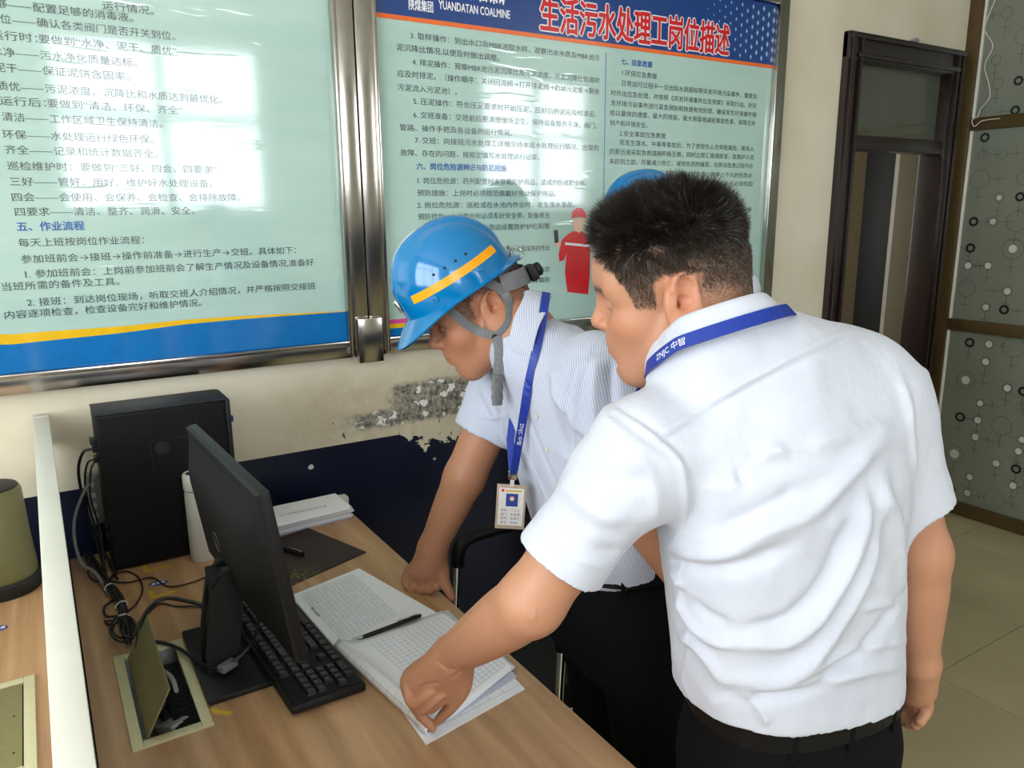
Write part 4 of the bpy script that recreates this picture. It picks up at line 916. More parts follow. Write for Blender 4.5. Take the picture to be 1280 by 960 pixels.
def polygonise(prims, h, extra=None):
    lo = np.min([p.c-p.r for p in prims if p.op == 'u'], axis=0)-3*h; hi = np.max([p.c+p.r for p in prims if p.op == 'u'], axis=0)+3*h
    B = 8; nb = np.ceil((hi-lo)/(h*B)).astype(int); n = nb*B
    g = np.stack(np.meshgrid(*[np.arange(k) for k in nb], indexing='ij'), -1).reshape(-1, 3)
    cc = lo+(g*B+B/2)*h; dc = field(prims, cc, cull=.12); act = np.abs(dc) < h*B*1.15+.004
    D = np.where(dc < 0, -1.0, 1.0).astype(np.float32).reshape(*nb).repeat(B, 0).repeat(B, 1).repeat(B, 2)
    ga = g[act]; loc = np.stack(np.meshgrid(*[np.arange(B)]*3, indexing='ij'), -1).reshape(-1, 3)
    for s in range(0, len(ga), 4000):
        idx = (ga[s:s+4000, None, :]*B+loc[None]).reshape(-1, 3); P = lo+idx*h; v = field(prims, P)
        if extra: v = extra(P, v)
        D[idx[:, 0], idx[:, 1], idx[:, 2]] = v
    D[0] = D[-1] = 1; D[:, 0] = D[:, -1] = 1; D[:, :, 0] = D[:, :, -1] = 1
    S = D < 0; c = np.zeros(tuple(n-1), np.uint8)
    for i in (0, 1):
        for j in (0, 1):
            for k in (0, 1): c += S[i:n[0]-1+i, j:n[1]-1+j, k:n[2]-1+k]
    cells = np.argwhere((c > 0) & (c < 8)); ids = np.full(tuple(n-1), -1, np.int32); ids[tuple(cells.T)] = np.arange(len(cells))
    acc = np.zeros((len(cells), 3)); cnt = np.zeros(len(cells)); x, y, z = cells.T
    cor = [(i, j, k) for i in (0, 1) for j in (0, 1) for k in (0, 1)]
    for a in cor:
        for ax in range(3):
            if a[ax]: continue
            b = list(a); b[ax] = 1; va = D[x+a[0], y+a[1], z+a[2]].astype(float); vb = D[x+b[0], y+b[1], z+b[2]].astype(float); m = (va < 0) != (vb < 0)
            t = np.where(m, va/np.where(m, va-vb, 1), 0); q = np.tile(np.array(a, float), (len(cells), 1)); q[:, ax] += t; acc[m] += q[m]; cnt[m] += 1
    V = lo+(cells+acc/cnt[:, None])*h; F = []
    for ax in range(3):
        o = [1 if i == ax else 0 for i in range(3)]
        s0 = S[:n[0]-o[0], :n[1]-o[1], :n[2]-o[2]]; s1 = S[o[0]:, o[1]:, o[2]:]; e = np.argwhere(s0 != s1); e = e[(e > 0).all(1) & (e < n-2).all(1)]
        u, w = [(1, 2), (2, 0), (0, 1)][ax]; du = np.zeros(3, int); du[u] = 1; dw = np.zeros(3, int); dw[w] = 1
        q = np.stack([ids[tuple((e-du-dw).T)], ids[tuple((e-dw).T)], ids[tuple(e.T)], ids[tuple((e-du).T)]], 1); neg = s0[tuple(e.T)]
        q[~neg] = q[~neg][:, ::-1]; F.append(q[(q >= 0).all(1)])
    return V, np.concatenate(F)
def keep_main(V, F):
    lab = np.arange(len(V))
    for _ in range(400):
        m = lab[F].min(1); new = lab.copy(); np.minimum.at(new, F.ravel(), np.repeat(m, 4)); new = new[new]
        if (new == lab).all(): break
        lab = new
    u, c = np.unique(lab, return_counts=True); k = lab == u[c.argmax()]; remap = np.cumsum(k)-1; F = F[k[F].all(1)]; return V[k], remap[F]
def relax(V, F, it=2, lam=.5):
    E = np.concatenate([F[:, [0, 1]], F[:, [1, 2]], F[:, [2, 3]], F[:, [3, 0]]]); deg = np.bincount(E.ravel(), minlength=len(V)).astype(float)[:, None]
    for i in range(it*2):
        s = np.zeros_like(V)
        for a in range(3): s[:, a] = np.bincount(E[:, 0], V[E[:, 1], a], len(V))+np.bincount(E[:, 1], V[E[:, 0], a], len(V))
        V = V+(s/deg-V)*(lam if i % 2 == 0 else -lam*.95)
    return V
def vnormals(V, F):
    n = np.cross(V[F[:, 2]]-V[F[:, 0]], V[F[:, 3]]-V[F[:, 1]]); N = np.zeros_like(V)
    for a in range(3):
        for k in range(4): N[:, a] += np.bincount(F[:, k], n[:, a], len(V))
    return N/(np.linalg.norm(N, axis=1, keepdims=True)+1e-12)
def mesh_obj(name, V, F, m, parent=None, col=None):
    me = bpy.data.meshes.new(name); me.from_pydata(V.tolist() if len(V) < 10 else V, [], F.tolist()); me.materials.append(MAT[m]); me.update()
    me.polygons.foreach_set('use_smooth', [True]*len(me.polygons))
    if col is not None:
        ca = me.color_attributes.new('Col', 'FLOAT_COLOR', 'POINT'); ca.data.foreach_set('color', np.concatenate([col, np.ones((len(col), 1))], 1).astype(np.float32).ravel())
    return link(name, me, None, parent)
def polyline_dist(V, pts):
    pts = np.array(pts); best = np.full(len(V), 9.0)
    for a, b in zip(pts[:-1], pts[1:]):
        m = np.linalg.norm(V-(a+b)/2, axis=1) < np.linalg.norm(b-a)/2+.08
        if not m.any(): continue
        ba = b-a; t = np.clip((V[m]-a)@ba/(ba@ba+1e-12), 0, 1); best[m] = np.minimum(best[m], np.linalg.norm(V[m]-a-t[:, None]*ba, axis=1))
    return best
def bvh_of(V, F): return BVHTree.FromPolygons([tuple(v) for v in V], [tuple(int(i) for i in f) for f in F])
def shoot(bv, px, py, dflt=None):
    r = ray(px, py); hit = bv.ray_cast(Vector(CAM), Vector(r).normalized())
    if hit[0] is None: return None
    return A3(hit[0]), A3(hit[1])
def sub_px(pts, n=6):
    q = catmull([(a[0], a[1], 0) for a in pts], n); return [(p[0], p[1]) for p in q]
def folds(V, N, bv, lst):
    """each fold: photo polyline on the cloth, height (m, + ridge / - valley), half width"""
    out = np.zeros(len(V))
    for pts, hgt, wd in lst:
        hp = [shoot(bv, *q) for q in sub_px(pts)]; hp = [h[0] for h in hp if h is not None]
        if len(hp) < 2: continue
        L = polyline_dist(V, hp); n = len(hp); e0, e1 = A3(hp[0]), A3(hp[-1]); ln = np.linalg.norm(e1-e0)+1e-6
        t = np.clip(((V-e0)@(e1-e0))/ln**2, 0, 1); taper = np.clip(np.minimum(t, 1-t)*5+.25, 0, 1)
        out += hgt*1.9*np.exp(-(L/wd)**2)*taper
    return V+N*out[:, None]
def value_noise(P, scale, seed):
    r = np.random.default_rng(seed); T_ = r.random((32, 32, 32)); q = P*scale; i = np.floor(q).astype(int); f = q-i; f = f*f*(3-2*f); s = 0
    for a in (0, 1):
        for b in (0, 1):
            for c in (0, 1):
                w_ = (f[:, 0] if a else 1-f[:, 0])*(f[:, 1] if b else 1-f[:, 1])*(f[:, 2] if c else 1-f[:, 2]); s = s+w_*T_[(i[:, 0]+a) % 32, (i[:, 1]+b) % 32, (i[:, 2]+c) % 32]
    return s-.5

# ---- head
def head_frame(ear, face_h, pitch, roll=0.0, side=1, s=1.0):
    """ear: world position of the ear on the given side (+1 = the person's left); returns origin and axes (forward, left, up)"""
    fh = U_([face_h[0], face_h[1], 0]); left = np.cross([0, 0, 1], fh); f = fh*math.cos(pitch)-A3([0, 0, 1])*math.sin(pitch); up = np.cross(f, left)
    l2 = left*math.cos(roll)+up*math.sin(roll); u2 = -left*math.sin(roll)+up*math.cos(roll); Rm = np.stack([f, l2, u2], 1)
    return A3(ear)-l2*side*.078*s, Rm
def head_prims(O, Rm, s=1.0):
    W = lambda p: O+Rm@(A3(p)*s)
    def E(c, r, k=.012, op='u', rot=None): return ell(W(c), A3(r)*s, Rm if rot is None else Rm@rot, op, k*s)
    def C(a, b, ra, rb, k=.012, op='u'): return rcone(W(a), W(b), ra*s, rb*s, op, k*s)
    def roty(a): c, t = math.cos(a), math.sin(a); return np.array([[c, 0, t], [0, 1, 0], [-t, 0, c]])
    def rotz(a): c, t = math.cos(a), math.sin(a); return np.array([[c, -t, 0], [t, c, 0], [0, 0, 1]])
    L = [E((-.006, 0, .045), (.092, .076, .084)), E((.030, 0, .040), (.075, .066, .068), .03), E((.034, 0, -.030), (.060, .060, .076), .03), E((-.038, 0, .0), (.055, .062, .065), .03),
         C((.0, 0, -.03), (.055, 0, -.06), .052, .040, .03), C((.073, .012, -.093), (.073, -.012, -.093), .0165, .0165, .03)]
    for q in (1, -1):
        L += [C((-.002, q*.052, -.045), (.018, q*.048, -.072), .017, .017, .03), C((.018, q*.048, -.072), (.066, q*.022, -.094), .017, .016, .03),
              E((.056, q*.042, -.022), (.026, .022, .020), .03), C((.086, q*.012, .030), (.072, q*.050, .026), .010, .009, .02), E((.048, q*.052, .045), (.03, .014, .03), .03)]
    L += [E((.066, 0, -.054), (.032, .034, .032), .025)]
    for q in (1, -1):
        L += [E((.096, q*.031, .006), (.016, .017, .0125), .014, 's'), E((.0775, q*.031, .005), (.0135, .0155, .0125), .003),
              C((.0895, q*.020, .0045), (.0815, q*.045, .0035), .0022, .0022, .003), E((.0905, q*.031, -.0005), (.0045, .013, .0011), .001, 's')]
    L += [C((.090, 0, .022), (.1105, 0, -.016), .0075, .0085, .012), E((.1085, 0, -.021), (.0115, .0105, .0095), .008), C((.088, 0, -.026), (.100, 0, -.030), .009, .006, .008)]
    for q in (1, -1): L += [E((.0985, q*.0125, -.0245), (.0115, .0075, .0080), .005), E((.1015, q*.0075, -.0335), (.0055, .0035, .0050), .003, 's')]
    L += [E((.0935, 0, -.0515), (.0085, .023, .0062), .007), E((.0915, 0, -.0625), (.0090, .021, .0072), .007), E((.1015, 0, -.0568), (.007, .024, .0011), .002, 's'), E((.094, 0, -.042), (.004, .003, .007), .006, 's'), E((.091, 0, -.078), (.010, .022, .006), .012, 's')]
    for q in (1, -1):   # ears
        ty = roty(-.16); rz = rotz(q*.42); Re = rz@ty; c = A3((-.006, q*.074, .0))
        c = c+A3((0, q*.004, 0)); L += [E(c, (.021, .0085, .034), .006, rot=Re)]
        rim = [(.004, .0), (.011, .015), (.007, .029), (-.004, .0345), (-.016, .029), (-.0215, .014), (-.0195, -.004), (-.012, -.020)]
        rp = [c+Re@A3((a*1.0, q*.006, b)) for a, b in rim]
        L += [C(rp[i], rp[i+1], .0037, .0037, .0025) for i in range(len(rp)-1)]
        L += [E(c+Re@A3((-.003, q*.0095, -.001)), (.0095, .0095, .0125), .003, 's', Re), E(c+Re@A3((-.005, q*.009, .018)), (.0085, .0060, .008), .003, 's', Re),
              E(c+Re@A3((-.003, q*.003, -.025)), (.011, .006, .010), .006, rot=Re), E(c+Re@A3((.009, q*.004, -.003)), (.004, .004, .006), .004, rot=Re), E(c+Re@A3((.002, q*.002, -.004)), (.0045, .010, .0045), .002, 's', Re)]
    return L
HAIR_X = [-.13, -.06, -.035, -.020, -.008, .006, .016, .024, .050, .058, .072, .086, .10]
HAIR_Z = [-.052, -.058, -.050, -.020, .030, .038, .030, -.008, -.002, .030, .055, .080, .088]
def hair_amount(q):
    """0..1 where hair grows, in head coordinates"""
    zm = np.interp(q[:, 0], HAIR_X, HAIR_Z); zm = zm+np.where((np.abs(q[:, 1]) < .045) & (q[:, 0] > .05), .010*np.clip((.045-np.abs(q[:, 1]))/.02, 0, 1), 0)
    return np.clip((q[:, 2]-zm)/.012, 0, 1)*(np.abs(q[:, 1]) < .0855)
def skin_colour(V, N, O, Rm, s, tone, haircol, tint=.8):
    q = (V-O)@Rm/s; col = np.tile(A3(tone), (len(V), 1)); inh = (np.abs(q[:, 0]) < .15) & (np.abs(q[:, 1]) < .1) & (q[:, 2] > -.13) & (q[:, 2] < .16)
    def blend(m, c, a=1.0): 
        m = (m*a)[:, None]; col[:] = col*(1-m)+A3(c)*m
    g = lambda c, r: np.exp(-(((q-A3(c))/A3(r))**2).sum(1))*inh
    red = A3(tone)*A3((1.08, .74, .66))
    for y in (1, -1):
        blend(g((.07, y*.045, -.025), (.03, .03, .02)), red, .45); blend(g((-.008, y*.082, 0), (.024, .012, .04)), red, .65)
    blend(g((.112, 0, -.022), (.014, .018, .014)), red, .6)
    blend(g((.096, 0, -.0575), (.010, .022, .0085)), A3(tone)*A3((.82, .50, .50)), .8)
    for y in (1, -1): blend(g((.0905, y*.031, -.001), (.008, .015, .0022)), (.03, .02, .018), .9)
    st = np.clip(1-np.abs(q[:, 2]+.085)/.05, 0, 1)*(q[:, 0] > .02)*inh; blend(st, A3(tone)*A3((.72, .74, .80)), .35)
    ha = hair_amount(q)*inh; fade = np.interp(q[:, 2], [-.06, 0, .05, .09], [.30, .48, .78, 1.0]); ear = (np.abs(q[:, 1]) > .0735) & (np.abs(q[:, 0]+.006) < .026) & (np.abs(q[:, 2]) < .036)
    blend(ha*fade*(~ear), haircol, tint)
    for y in (1, -1):
        br = np.exp(-(((q[:, 2]-.0285+.08*np.abs(np.abs(q[:, 1])-.03))/.0055)**2))*((y*q[:, 1] > .011) & (y*q[:, 1] < .052) & (q[:, 0] > .06))*inh; blend(br, haircol, .95)
    return np.clip(col, 0, 1)
def grow_hair(name, V, F, N, O, Rm, s, count, lenf, dirf, colf, parent, width=.00042, seed=1, lim=None):
    r = np.random.default_rng(seed); q = (V-O)@Rm/s; ha = hair_amount(q); near = (np.abs(q[:, 0]) < .14) & (np.abs(q[:, 1]) < .0855) & (q[:, 2] > -.08); ear = (np.abs(q[:, 1]) > .072) & (np.abs(q[:, 0]+.008) < .030) & (np.abs(q[:, 2]+.003) < .036)
    ok = (ha > .05) & near & ~ear
    if lim is not None: ok &= lim(q)
    Ff = F[ok[F].all(1)]; ar = np.linalg.norm(np.cross(V[Ff[:, 1]]-V[Ff[:, 0]], V[Ff[:, 3]]-V[Ff[:, 0]]), axis=1); pick = r.choice(len(Ff), count, p=ar/ar.sum())
    w_ = r.random((count, 4)); w_ /= w_.sum(1, keepdims=True); P = (V[Ff[pick]]*w_[:, :, None]).sum(1); n = (N[Ff[pick]]*w_[:, :, None]).sum(1); ql = (P-O)@Rm/s
    kp = r.random(count) < np.clip(hair_amount(ql)*1.3, .1, 1); P, n, ql = P[kp], n[kp], ql[kp]; m = len(P)
    L = lenf(ql)*(.75+.5*r.random(m)); d0 = dirf(ql, n@Rm)@Rm.T; cl = np.stack([value_noise(ql, 95, seed+30+a_) for a_ in range(3)], 1)*1.1; d0 = d0+cl*np.clip(L/.012, .3, 1.2)[:, None]+r.normal(0, .16, (m, 3)); d0 /= np.linalg.norm(d0, axis=1, keepdims=True); d0 = np.where((np.einsum('ij,ij->i', d0, n) < .12)[:, None], d0+n*.35, d0)
    d0 /= np.linalg.norm(d0, axis=1, keepdims=True); d1 = d0+r.normal(0, .13, (m, 3)); d1 /= np.linalg.norm(d1, axis=1, keepdims=True)
    sd = np.cross(d0, r.normal(0, 1, (m, 3))); sd /= np.linalg.norm(sd, axis=1, keepdims=True)+1e-9; b = P-n*.001; mid = b+d0*(L*.55)[:, None]; tip = mid+d1*(L*.5)[:, None]; wd = width*(.8+.5*r.random(m))[:, None]
    VV = np.stack([b-sd*wd, b+sd*wd, mid+sd*wd*.8, mid-sd*wd*.8, tip], 1).reshape(-1, 3); base = np.arange(m)[:, None]*5
    quads = (base+np.array([[0, 1, 2, 3]])); tris = base+np.array([[3, 2, 4]])
    me = bpy.data.meshes.new(name); nv = len(VV); me.vertices.add(nv); me.vertices.foreach_set('co', VV.astype(np.float32).ravel())
    lv = np.concatenate([quads, tris], 1).ravel(); me.loops.add(len(lv)); me.loops.foreach_set('vertex_index', lv.astype(np.int32)); ls = (np.arange(m)[:, None]*7+np.array([[0, 4]])).ravel(); me.polygons.add(2*m); me.polygons.foreach_set('loop_start', ls.astype(np.int32))
    me.update(calc_edges=True); me.validate(); me.materials.append(MAT['hair']); c = np.repeat(colf(ql, r), 5, axis=0)
    ca = me.color_attributes.new('Col', 'FLOAT_COLOR', 'POINT'); ca.data.foreach_set('color', np.concatenate([c, np.ones((len(c), 1))], 1).astype(np.float32).ravel())
    return tag(link(name, me, None, parent), kind='stuff')
def chain(pts, k=.004, op='u'):  # pts: [(pos, radius)...]; one smooth tapering limb, without swelling at the joints
    n = 5; q = catmull([p[0] for p in pts], n); rr = np.interp(np.linspace(0, len(pts)-1, len(q)), range(len(pts)), [p[1] for p in pts]); q = np.array(q)
    for _ in range(2): rr[1:-1] = rr[1:-1]*.5+(rr[:-2]+rr[2:])*.25
    def f(P):
        best = np.full(len(P), 9.0)
        for a, b, ra, rb in zip(q[:-1], q[1:], rr[:-1], rr[1:]):
            ba = b-a; pa = P-a; h = np.clip(pa@ba/(ba@ba+1e-12), 0, 1); best = np.minimum(best, np.linalg.norm(pa-h[:, None]*ba, axis=1)-(ra+(rb-ra)*h))
        return best
    c = (q.min(0)+q.max(0))/2; return [Prim(f, c, float(np.linalg.norm(q-c, axis=1).max()+rr.max()), op, k)]
def ribbon(name, pts, nrm, width, th, m, parent, lift=0.0):
    P = [A3(p) for p in pts]; n = len(P); vs = []
    for i in range(n):
        t = U_(P[min(i+1, n-1)]-P[max(i-1, 0)]); nn = U_(A3(nrm[i])-t*(A3(nrm[i])@t)); b = np.cross(t, nn); c = P[i]+nn*lift; w2 = width/2
        vs += [c-b*w2, c+b*w2, c+b*w2+nn*th, c-b*w2+nn*th]
    fs = [(4*i+k, 4*i+(k+1) % 4, 4*i+4+(k+1) % 4, 4*i+4+k) for i in range(n-1) for k in range(4)]+[(0, 1, 2, 3), tuple(4*(n-1)+k for k in (3, 2, 1, 0))]
    mb = MB(); mb.add(vs, fs); return mb.build(name, m, parent)
def ribbon_text(name, body, pts, nrm, u0, hgt, off, m, parent, flip=1):
    P = np.array([A3(p) for p in pts]); seg = np.r_[0, np.cumsum(np.linalg.norm(np.diff(P, axis=0), axis=1))]; v, fs = text_verts(body); vs = []; NN = np.array([A3(x) for x in nrm])
    for q in v:
        u = u0+q[0]*hgt; c = np.array([np.interp(u, seg, P[:, k]) for k in range(3)]); c2 = np.array([np.interp(u+.001, seg, P[:, k]) for k in range(3)]); t = U_(c2-c); nn = np.array([np.interp(u, seg, NN[:, k]) for k in range(3)]); nn = U_(nn-t*(nn@t)); b = np.cross(nn, t)
        vs.append(c+nn*off+b*(q[1]-.35)*hgt*flip)
    mb = MB(); mb.add(vs, fs); return tag(mb.build(name, m, parent), kind='stuff')
def collar(parent, c, up, fwd, r, m, back=.040, gap=20, sc=(1.0, 1.08), tilt=0.0):
    """folded shirt collar round the neck: stand, fold and fall, open at the front with two points"""
    up = U_(up); fwd = U_(A3(fwd)-up*(A3(fwd)@up)); lf = np.cross(up, fwd); vs = []; n = 48; prof = [(-.004, -.012), (-.003, back*.5), (-.001, back*.92), (.003, back), (.0075, back*.90), (.014, back*.45), (.021, back*.02), (.0235, -back*.18)]
    for i in range(n+1):
        a = math.radians(gap+(360-2*gap)*i/n); front = max(0, math.cos(a)); 
        for j, (dr, z) in enumerate(prof):
            fall = j/(len(prof)-1); ex = (front**3)*(.034 if j >= 5 else 0)*(j-4)/3; zz = z-front*.022-ex*.9; rr = r+dr+ex*.25
            vs.append(c+fwd*math.cos(a)*rr*sc[1]+lf*math.sin(a)*rr*sc[0]+up*zz)
    k = len(prof); mb = MB(); mb.add(vs, [(i*k+j, i*k+j+1, (i+1)*k+j+1, (i+1)*k+j) for i in range(n) for j in range(k-1)])
    def on(a, j, out):   # a point lying on the outside of the collar, angle a from the front
        a = math.radians(a); dr, z = prof[j]; front = max(0, math.cos(a)); return c+fwd*math.cos(a)*(r+dr+out)*sc[1]+lf*math.sin(a)*(r+dr+out)*sc[0]+up*(z-front*.022), U_(fwd*math.cos(a)+lf*math.sin(a)+up*.45)
    o = mb.build('collar', m, parent, True); s_ = o.modifiers.new('s', 'SOLIDIFY'); s_.thickness = .0016; s_.offset = 0; ss = o.modifiers.new('b', 'SUBSURF'); ss.levels = 1; ss.render_levels = 1
    return o, on
def helmet(name, label, O, Rm, group=None, full=True, s=1.0):
    """miner's helmet in head coordinates (forward, left, up)"""
    e = empty(name, tuple(O), label, 'helmet', group); W = lambda p: tuple(O+Rm@(A3(p)*s)); LX, LY, HZ = .118, .104, .134
    def dome(az, ph, out=0.0):   # az 0 = front; ph 0 rim .. pi/2 crown
        ce, se = math.cos(ph)**.82, math.sin(ph)**.92; x = LX*math.cos(az)*ce; y = LY*math.sin(az)*ce; z = HZ*se
        p = A3((x, y, z)); n_ = U_(A3((x/LX**2, y/LY**2, z/HZ**2+1e-9))); rid = .0055/(1+math.exp((abs(y)-.030)/.0022))*(1/(1+math.exp(-(z-.045)/.006))); return p+n_*(rid+out)
    na, nz = 96, 30; vs = []
    for i in range(na):
        a = 2*math.pi*i/na; ca = math.cos(a); pk = max(0, ca)**2.2; bk_ = max(0, -ca)**3
        base = dome(a, 0.0); rad = U_((base[0], base[1], 0))
        vs += [W(base+rad*(.008+.038*pk+.010*bk_)+A3((0, 0, -.005-.034*pk-.006*bk_))), W(base+rad*(.009+.040*pk+.011*bk_)+A3((0, 0, -.002-.033*pk-.006*bk_))), W(base+rad*(.004+.020*pk+.005*bk_)+A3((0, 0, -.001-.013*pk)))]
        for j in range(nz): vs.append(W(dome(a, (j+.15)/nz*math.pi/2*.995)))
    k = nz+3; fs = [(i*k+j, ((i+1) % na)*k+j, ((i+1) % na)*k+j+1, i*k+j+1) for i in range(na) for j in range(k-1)]+[tuple(i*k+k-1 for i in range(na))]
    mb = MB(); mb.add(vs, fs); o = mb.build('shell', 'helmet_blue', e, True); s_ = o.modifiers.new('s', 'SOLIDIFY'); s_.thickness = .0025; s_.offset = -1
    me = o.data; me.polygons.foreach_set('use_smooth', [True]*len(me.polygons))
    for sd in ((1, -1) if full else (1,)):
        vs = []; n = 40
        for i in range(n+1):
            u = i/n; az = math.radians(38+104*u)*sd
            for hz in (.030, .0455): vs.append(W(dome(az, math.asin(min(1, ((hz+.012*math.sin(u*math.pi)*.0)/HZ)**(1/.92))), .0008)))
        mb = MB(); mb.add(vs, [(2*i, 2*i+1, 2*i+3, 2*i+2) for i in range(n)]); mb.build('reflective_tape', 'helmet_tape', e, True)
        if full:
            for i in range(4):
                az = math.radians(72+12.5*i)*sd; p = dome(az, math.asin((.060/HZ)**(1/.92)), .0003); n_ = U_((p[0]/LX**2, p[1]/LY**2, p[2]/HZ**2)); mb = MB(); mb.lathe(W(p), [(.0026, 0), (.0026, .0006)], 12, tuple(Rm@n_)); mb.build('vent_hole', 'black_matt', e)
            for az, hz in ((112, .024), (62, .020)):
                p = dome(math.radians(az)*sd, math.asin((hz/HZ)**(1/.92)), .0); n_ = U_((p[0]/LX**2, p[1]/LY**2, p[2]/HZ**2)); mb = MB(); mb.lathe(W(p), [(.006, 0), (.0055, .002), (.004, .0026), (.003, .0016)], 16, tuple(Rm@n_)); mb.build('rivet', 'helmet_blue', e, True)
    if full:
        p = dome(0, .22, .001); mb = MB()
        mb.box((-.001, -.014, -.012), (.006, .014, .014), .002, Matrix([[*(Rm[0]), W(p)[0]], [*(Rm[1]), W(p)[1]], [*(Rm[2]), W(p)[2]], [0, 0, 0, 1]])); mb.build('lamp_bracket', 'chrome', e, True)
        mb = MB(); q = [(-LX-.008, y, z) for y, z in ((-.018, -.004), (-.014, .012), (0, .018), (.014, .012), (.018, -.004))]; mb.tube([W(a) for a in q], .0014, 8, 6)
        mb.tube([W(a) for a in ((-LX-.004, .0, .010), (-LX-.022, .004, .004), (-LX-.026, .004, -.014), (-LX-.012, .004, -.018))], .0011, 8, 6); mb.build('cord_clip', 'chrome', e, True)
    return e, dome, W

# ================================================================== the men
TONE = tuple(srgb(187, 136, 105)[:3]); TONE_ARM = TONE
HAIRC = (.012, .010, .009)
def shirt_mesh(name, prims, h, mat, parent, fl, rip=None, seed=1):
    V, F = polygonise(prims, h); V, F = keep_main(V, F); V = relax(V, F, 4); N = vnormals(V, F); bv = bvh_of(V, F)
    V = folds(V, N, bv, fl); V = V+N*(value_noise(V*A3((1, 1, .6)), 14, seed)*.006+value_noise(V, 40, seed+1)*.0024)[:, None]
    if rip is not None: V = rip(V, N)
    return mesh_obj(name, V, F, mat, parent), V, F

# ---------------------------------------------------------------- man in the white shirt (nearest)
p2 = empty('person', (.90, .62, 0), 'man in a plain white short-sleeved shirt, bareheaded, back to us, pointing at the open book', 'person')
L2 = PD(806, 556, .97); R2 = PD(1092, 488, 1.09); NB2 = PD(893, 424, 1.0); HP2 = PD(990, 880, 1.175)
rt2 = U_(R2-L2); MS2 = (L2+R2)/2
EL2 = PD(664, 752, 1.02); WR2 = PD(567, 818, 1.205); ER2 = PD(1149, 690, 1.13); WRR2 = PD(1149, 826, 1.21)
O2, RM2 = head_frame(PD(843, 378, .965), -RT*math.cos(math.radians(14))+A3((FW[0], FW[1], 0))*math.sin(math.radians(14)), math.radians(12), math.radians(-4), 1, 1.0)
S2 = 1.0
body = head_prims(O2, RM2, S2)
W2h = lambda p: O2+RM2@(A3(p)*S2)
body += [rcone(NB2+A3((0, 0, -.03)), W2h((-.030, 0, -.035)), .062, .058, k=.03), rcone(NB2+A3((.0, .02, -.02)), W2h((.005, 0, -.055)), .052, .045, k=.03),
         loft(HP2, MS2+A3((0, 0, .03)), rt2, [(0, .12, .08, 0), (.5, .12, .08, 0), (.9, .13, .07, 0), (1, .08, .05, 0)], k=.03), rcone(MS2, L2, .045, .045, k=.03), rcone(MS2, R2, .045, .045, k=.03), rcone(MS2, NB2, .06, .055, k=.03)]
body += chain([(L2, .050), (L2*.4+EL2*.6, .0465), (EL2, .042)], .02) + chain([(EL2, .0435), (EL2*.72+WR2*.28, .0445), (EL2*.35+WR2*.65, .0385), (WR2, .0305)], .02)
body += chain([(R2, .050), (R2*.4+ER2*.6, .047), (ER2, .041)], .02) + chain([(ER2, .041), (ER2*.7+WRR2*.3, .042), (ER2*.3+WRR2*.7, .033), (WRR2, .026)], .02)
# left hand pointing at the page
h = lambda x, y, d, r: (PD(x, y, d), r)
TIP = PZ(541, 911, DZT+.0165)
body += chain([h(567, 822, 1.21, .028), h(545, 846, 1.235, .026), h(524, 860, 1.25, .020)], .02) + chain([h(567, 822, 1.21, .028), h(572, 850, 1.225, .022), h(560, 866, 1.24, .017)], .02) + chain([h(548, 832, 1.225, .026), h(518, 848, 1.255, .021), h(516, 862, 1.252, .016)], .02) + chain([h(545, 845, 1.24, .022), h(545, 862, 1.25, .016)], .015)
body += chain([h(513, 853, 1.250, .0125), h(514, 872, 1.250, .0112), h(525, 892, 1.268, .0095), (TIP*.3+PD(525, 892, 1.268)*.7, .0088), (TIP, .0068)], .004)
body += chain([h(511, 857, 1.243, .0115), h(516, 878, 1.232, .0102), h(534, 868, 1.218, .0092), h(548, 857, 1.216, .0082)], .0025)
body += chain([h(518, 868, 1.243, .0110), h(526, 886, 1.237, .0098), h(541, 876, 1.222, .0090), h(553, 867, 1.219, .0080)], .0025)
body += chain([h(530, 872, 1.250, .0100), h(536, 886, 1.246, .0090), h(547, 880, 1.236, .0082), h(556, 873, 1.230, .0074)], .0025)
body += chain([h(578, 842, 1.218, .017), h(578, 862, 1.226, .0125), h(565, 882, 1.245, .0105), h(552, 896, 1.262, .0088), h(546, 903, 1.27, .0068)], .006)
# right hand hanging
body += chain([h(1149, 826, 1.212, .0255), h(1146, 852, 1.24, .025), h(1142, 866, 1.25, .022)], .02) + chain([h(1149, 830, 1.213, .0245), h(1152, 862, 1.235, .020)], .02)
for k, (a, b_, c) in enumerate((((1154, 862), (1159, 884), (1150, 902)), ((1149, 866), (1153, 891), (1144, 906)), ((1142, 868), (1146, 894), (1137, 906)), ((1136, 868), (1139, 892), (1131, 902)))):
    dd = 1.232+.010*k; body += chain([h(*a, dd, .0115), h(*b_, dd+.012, .0100), h(*c, dd+.004, .0082)], .0025)
body += chain([h(1136, 850, 1.27, .015), h(1128, 872, 1.285, .011), h(1126, 890, 1.28, .009)], .005)
V, F = polygonise(body, .0024); V, F = keep_main(V, F); V = relax(V, F, 1); N = vnormals(V, F)
bvh2 = bvh_of(V, F)
CR = [([(548, 826), (560, 836), (578, 838)], -.0010, .0020), ([(541, 822), (552, 832), (562, 841)], -.0008, .0018), ([(522, 860), (534, 856), (548, 853)], -.0016, .0026), ([(583, 832), (572, 842), (560, 850)], -.0010, .0030), ([(508, 872), (518, 866), (526, 862)], -.0012, .0022), ([(655, 768), (664, 772), (672, 768)], .0010, .008), ([(600, 760), (570, 790), (548, 808)], .0007, .005)]
V = folds(V, N, bvh2, CR); N = vnormals(V, F)
col = skin_colour(V, N, O2, RM2, S2, TONE, HAIRC, .86)
b2o = mesh_obj('body', V, F, 'skin', p2, col)
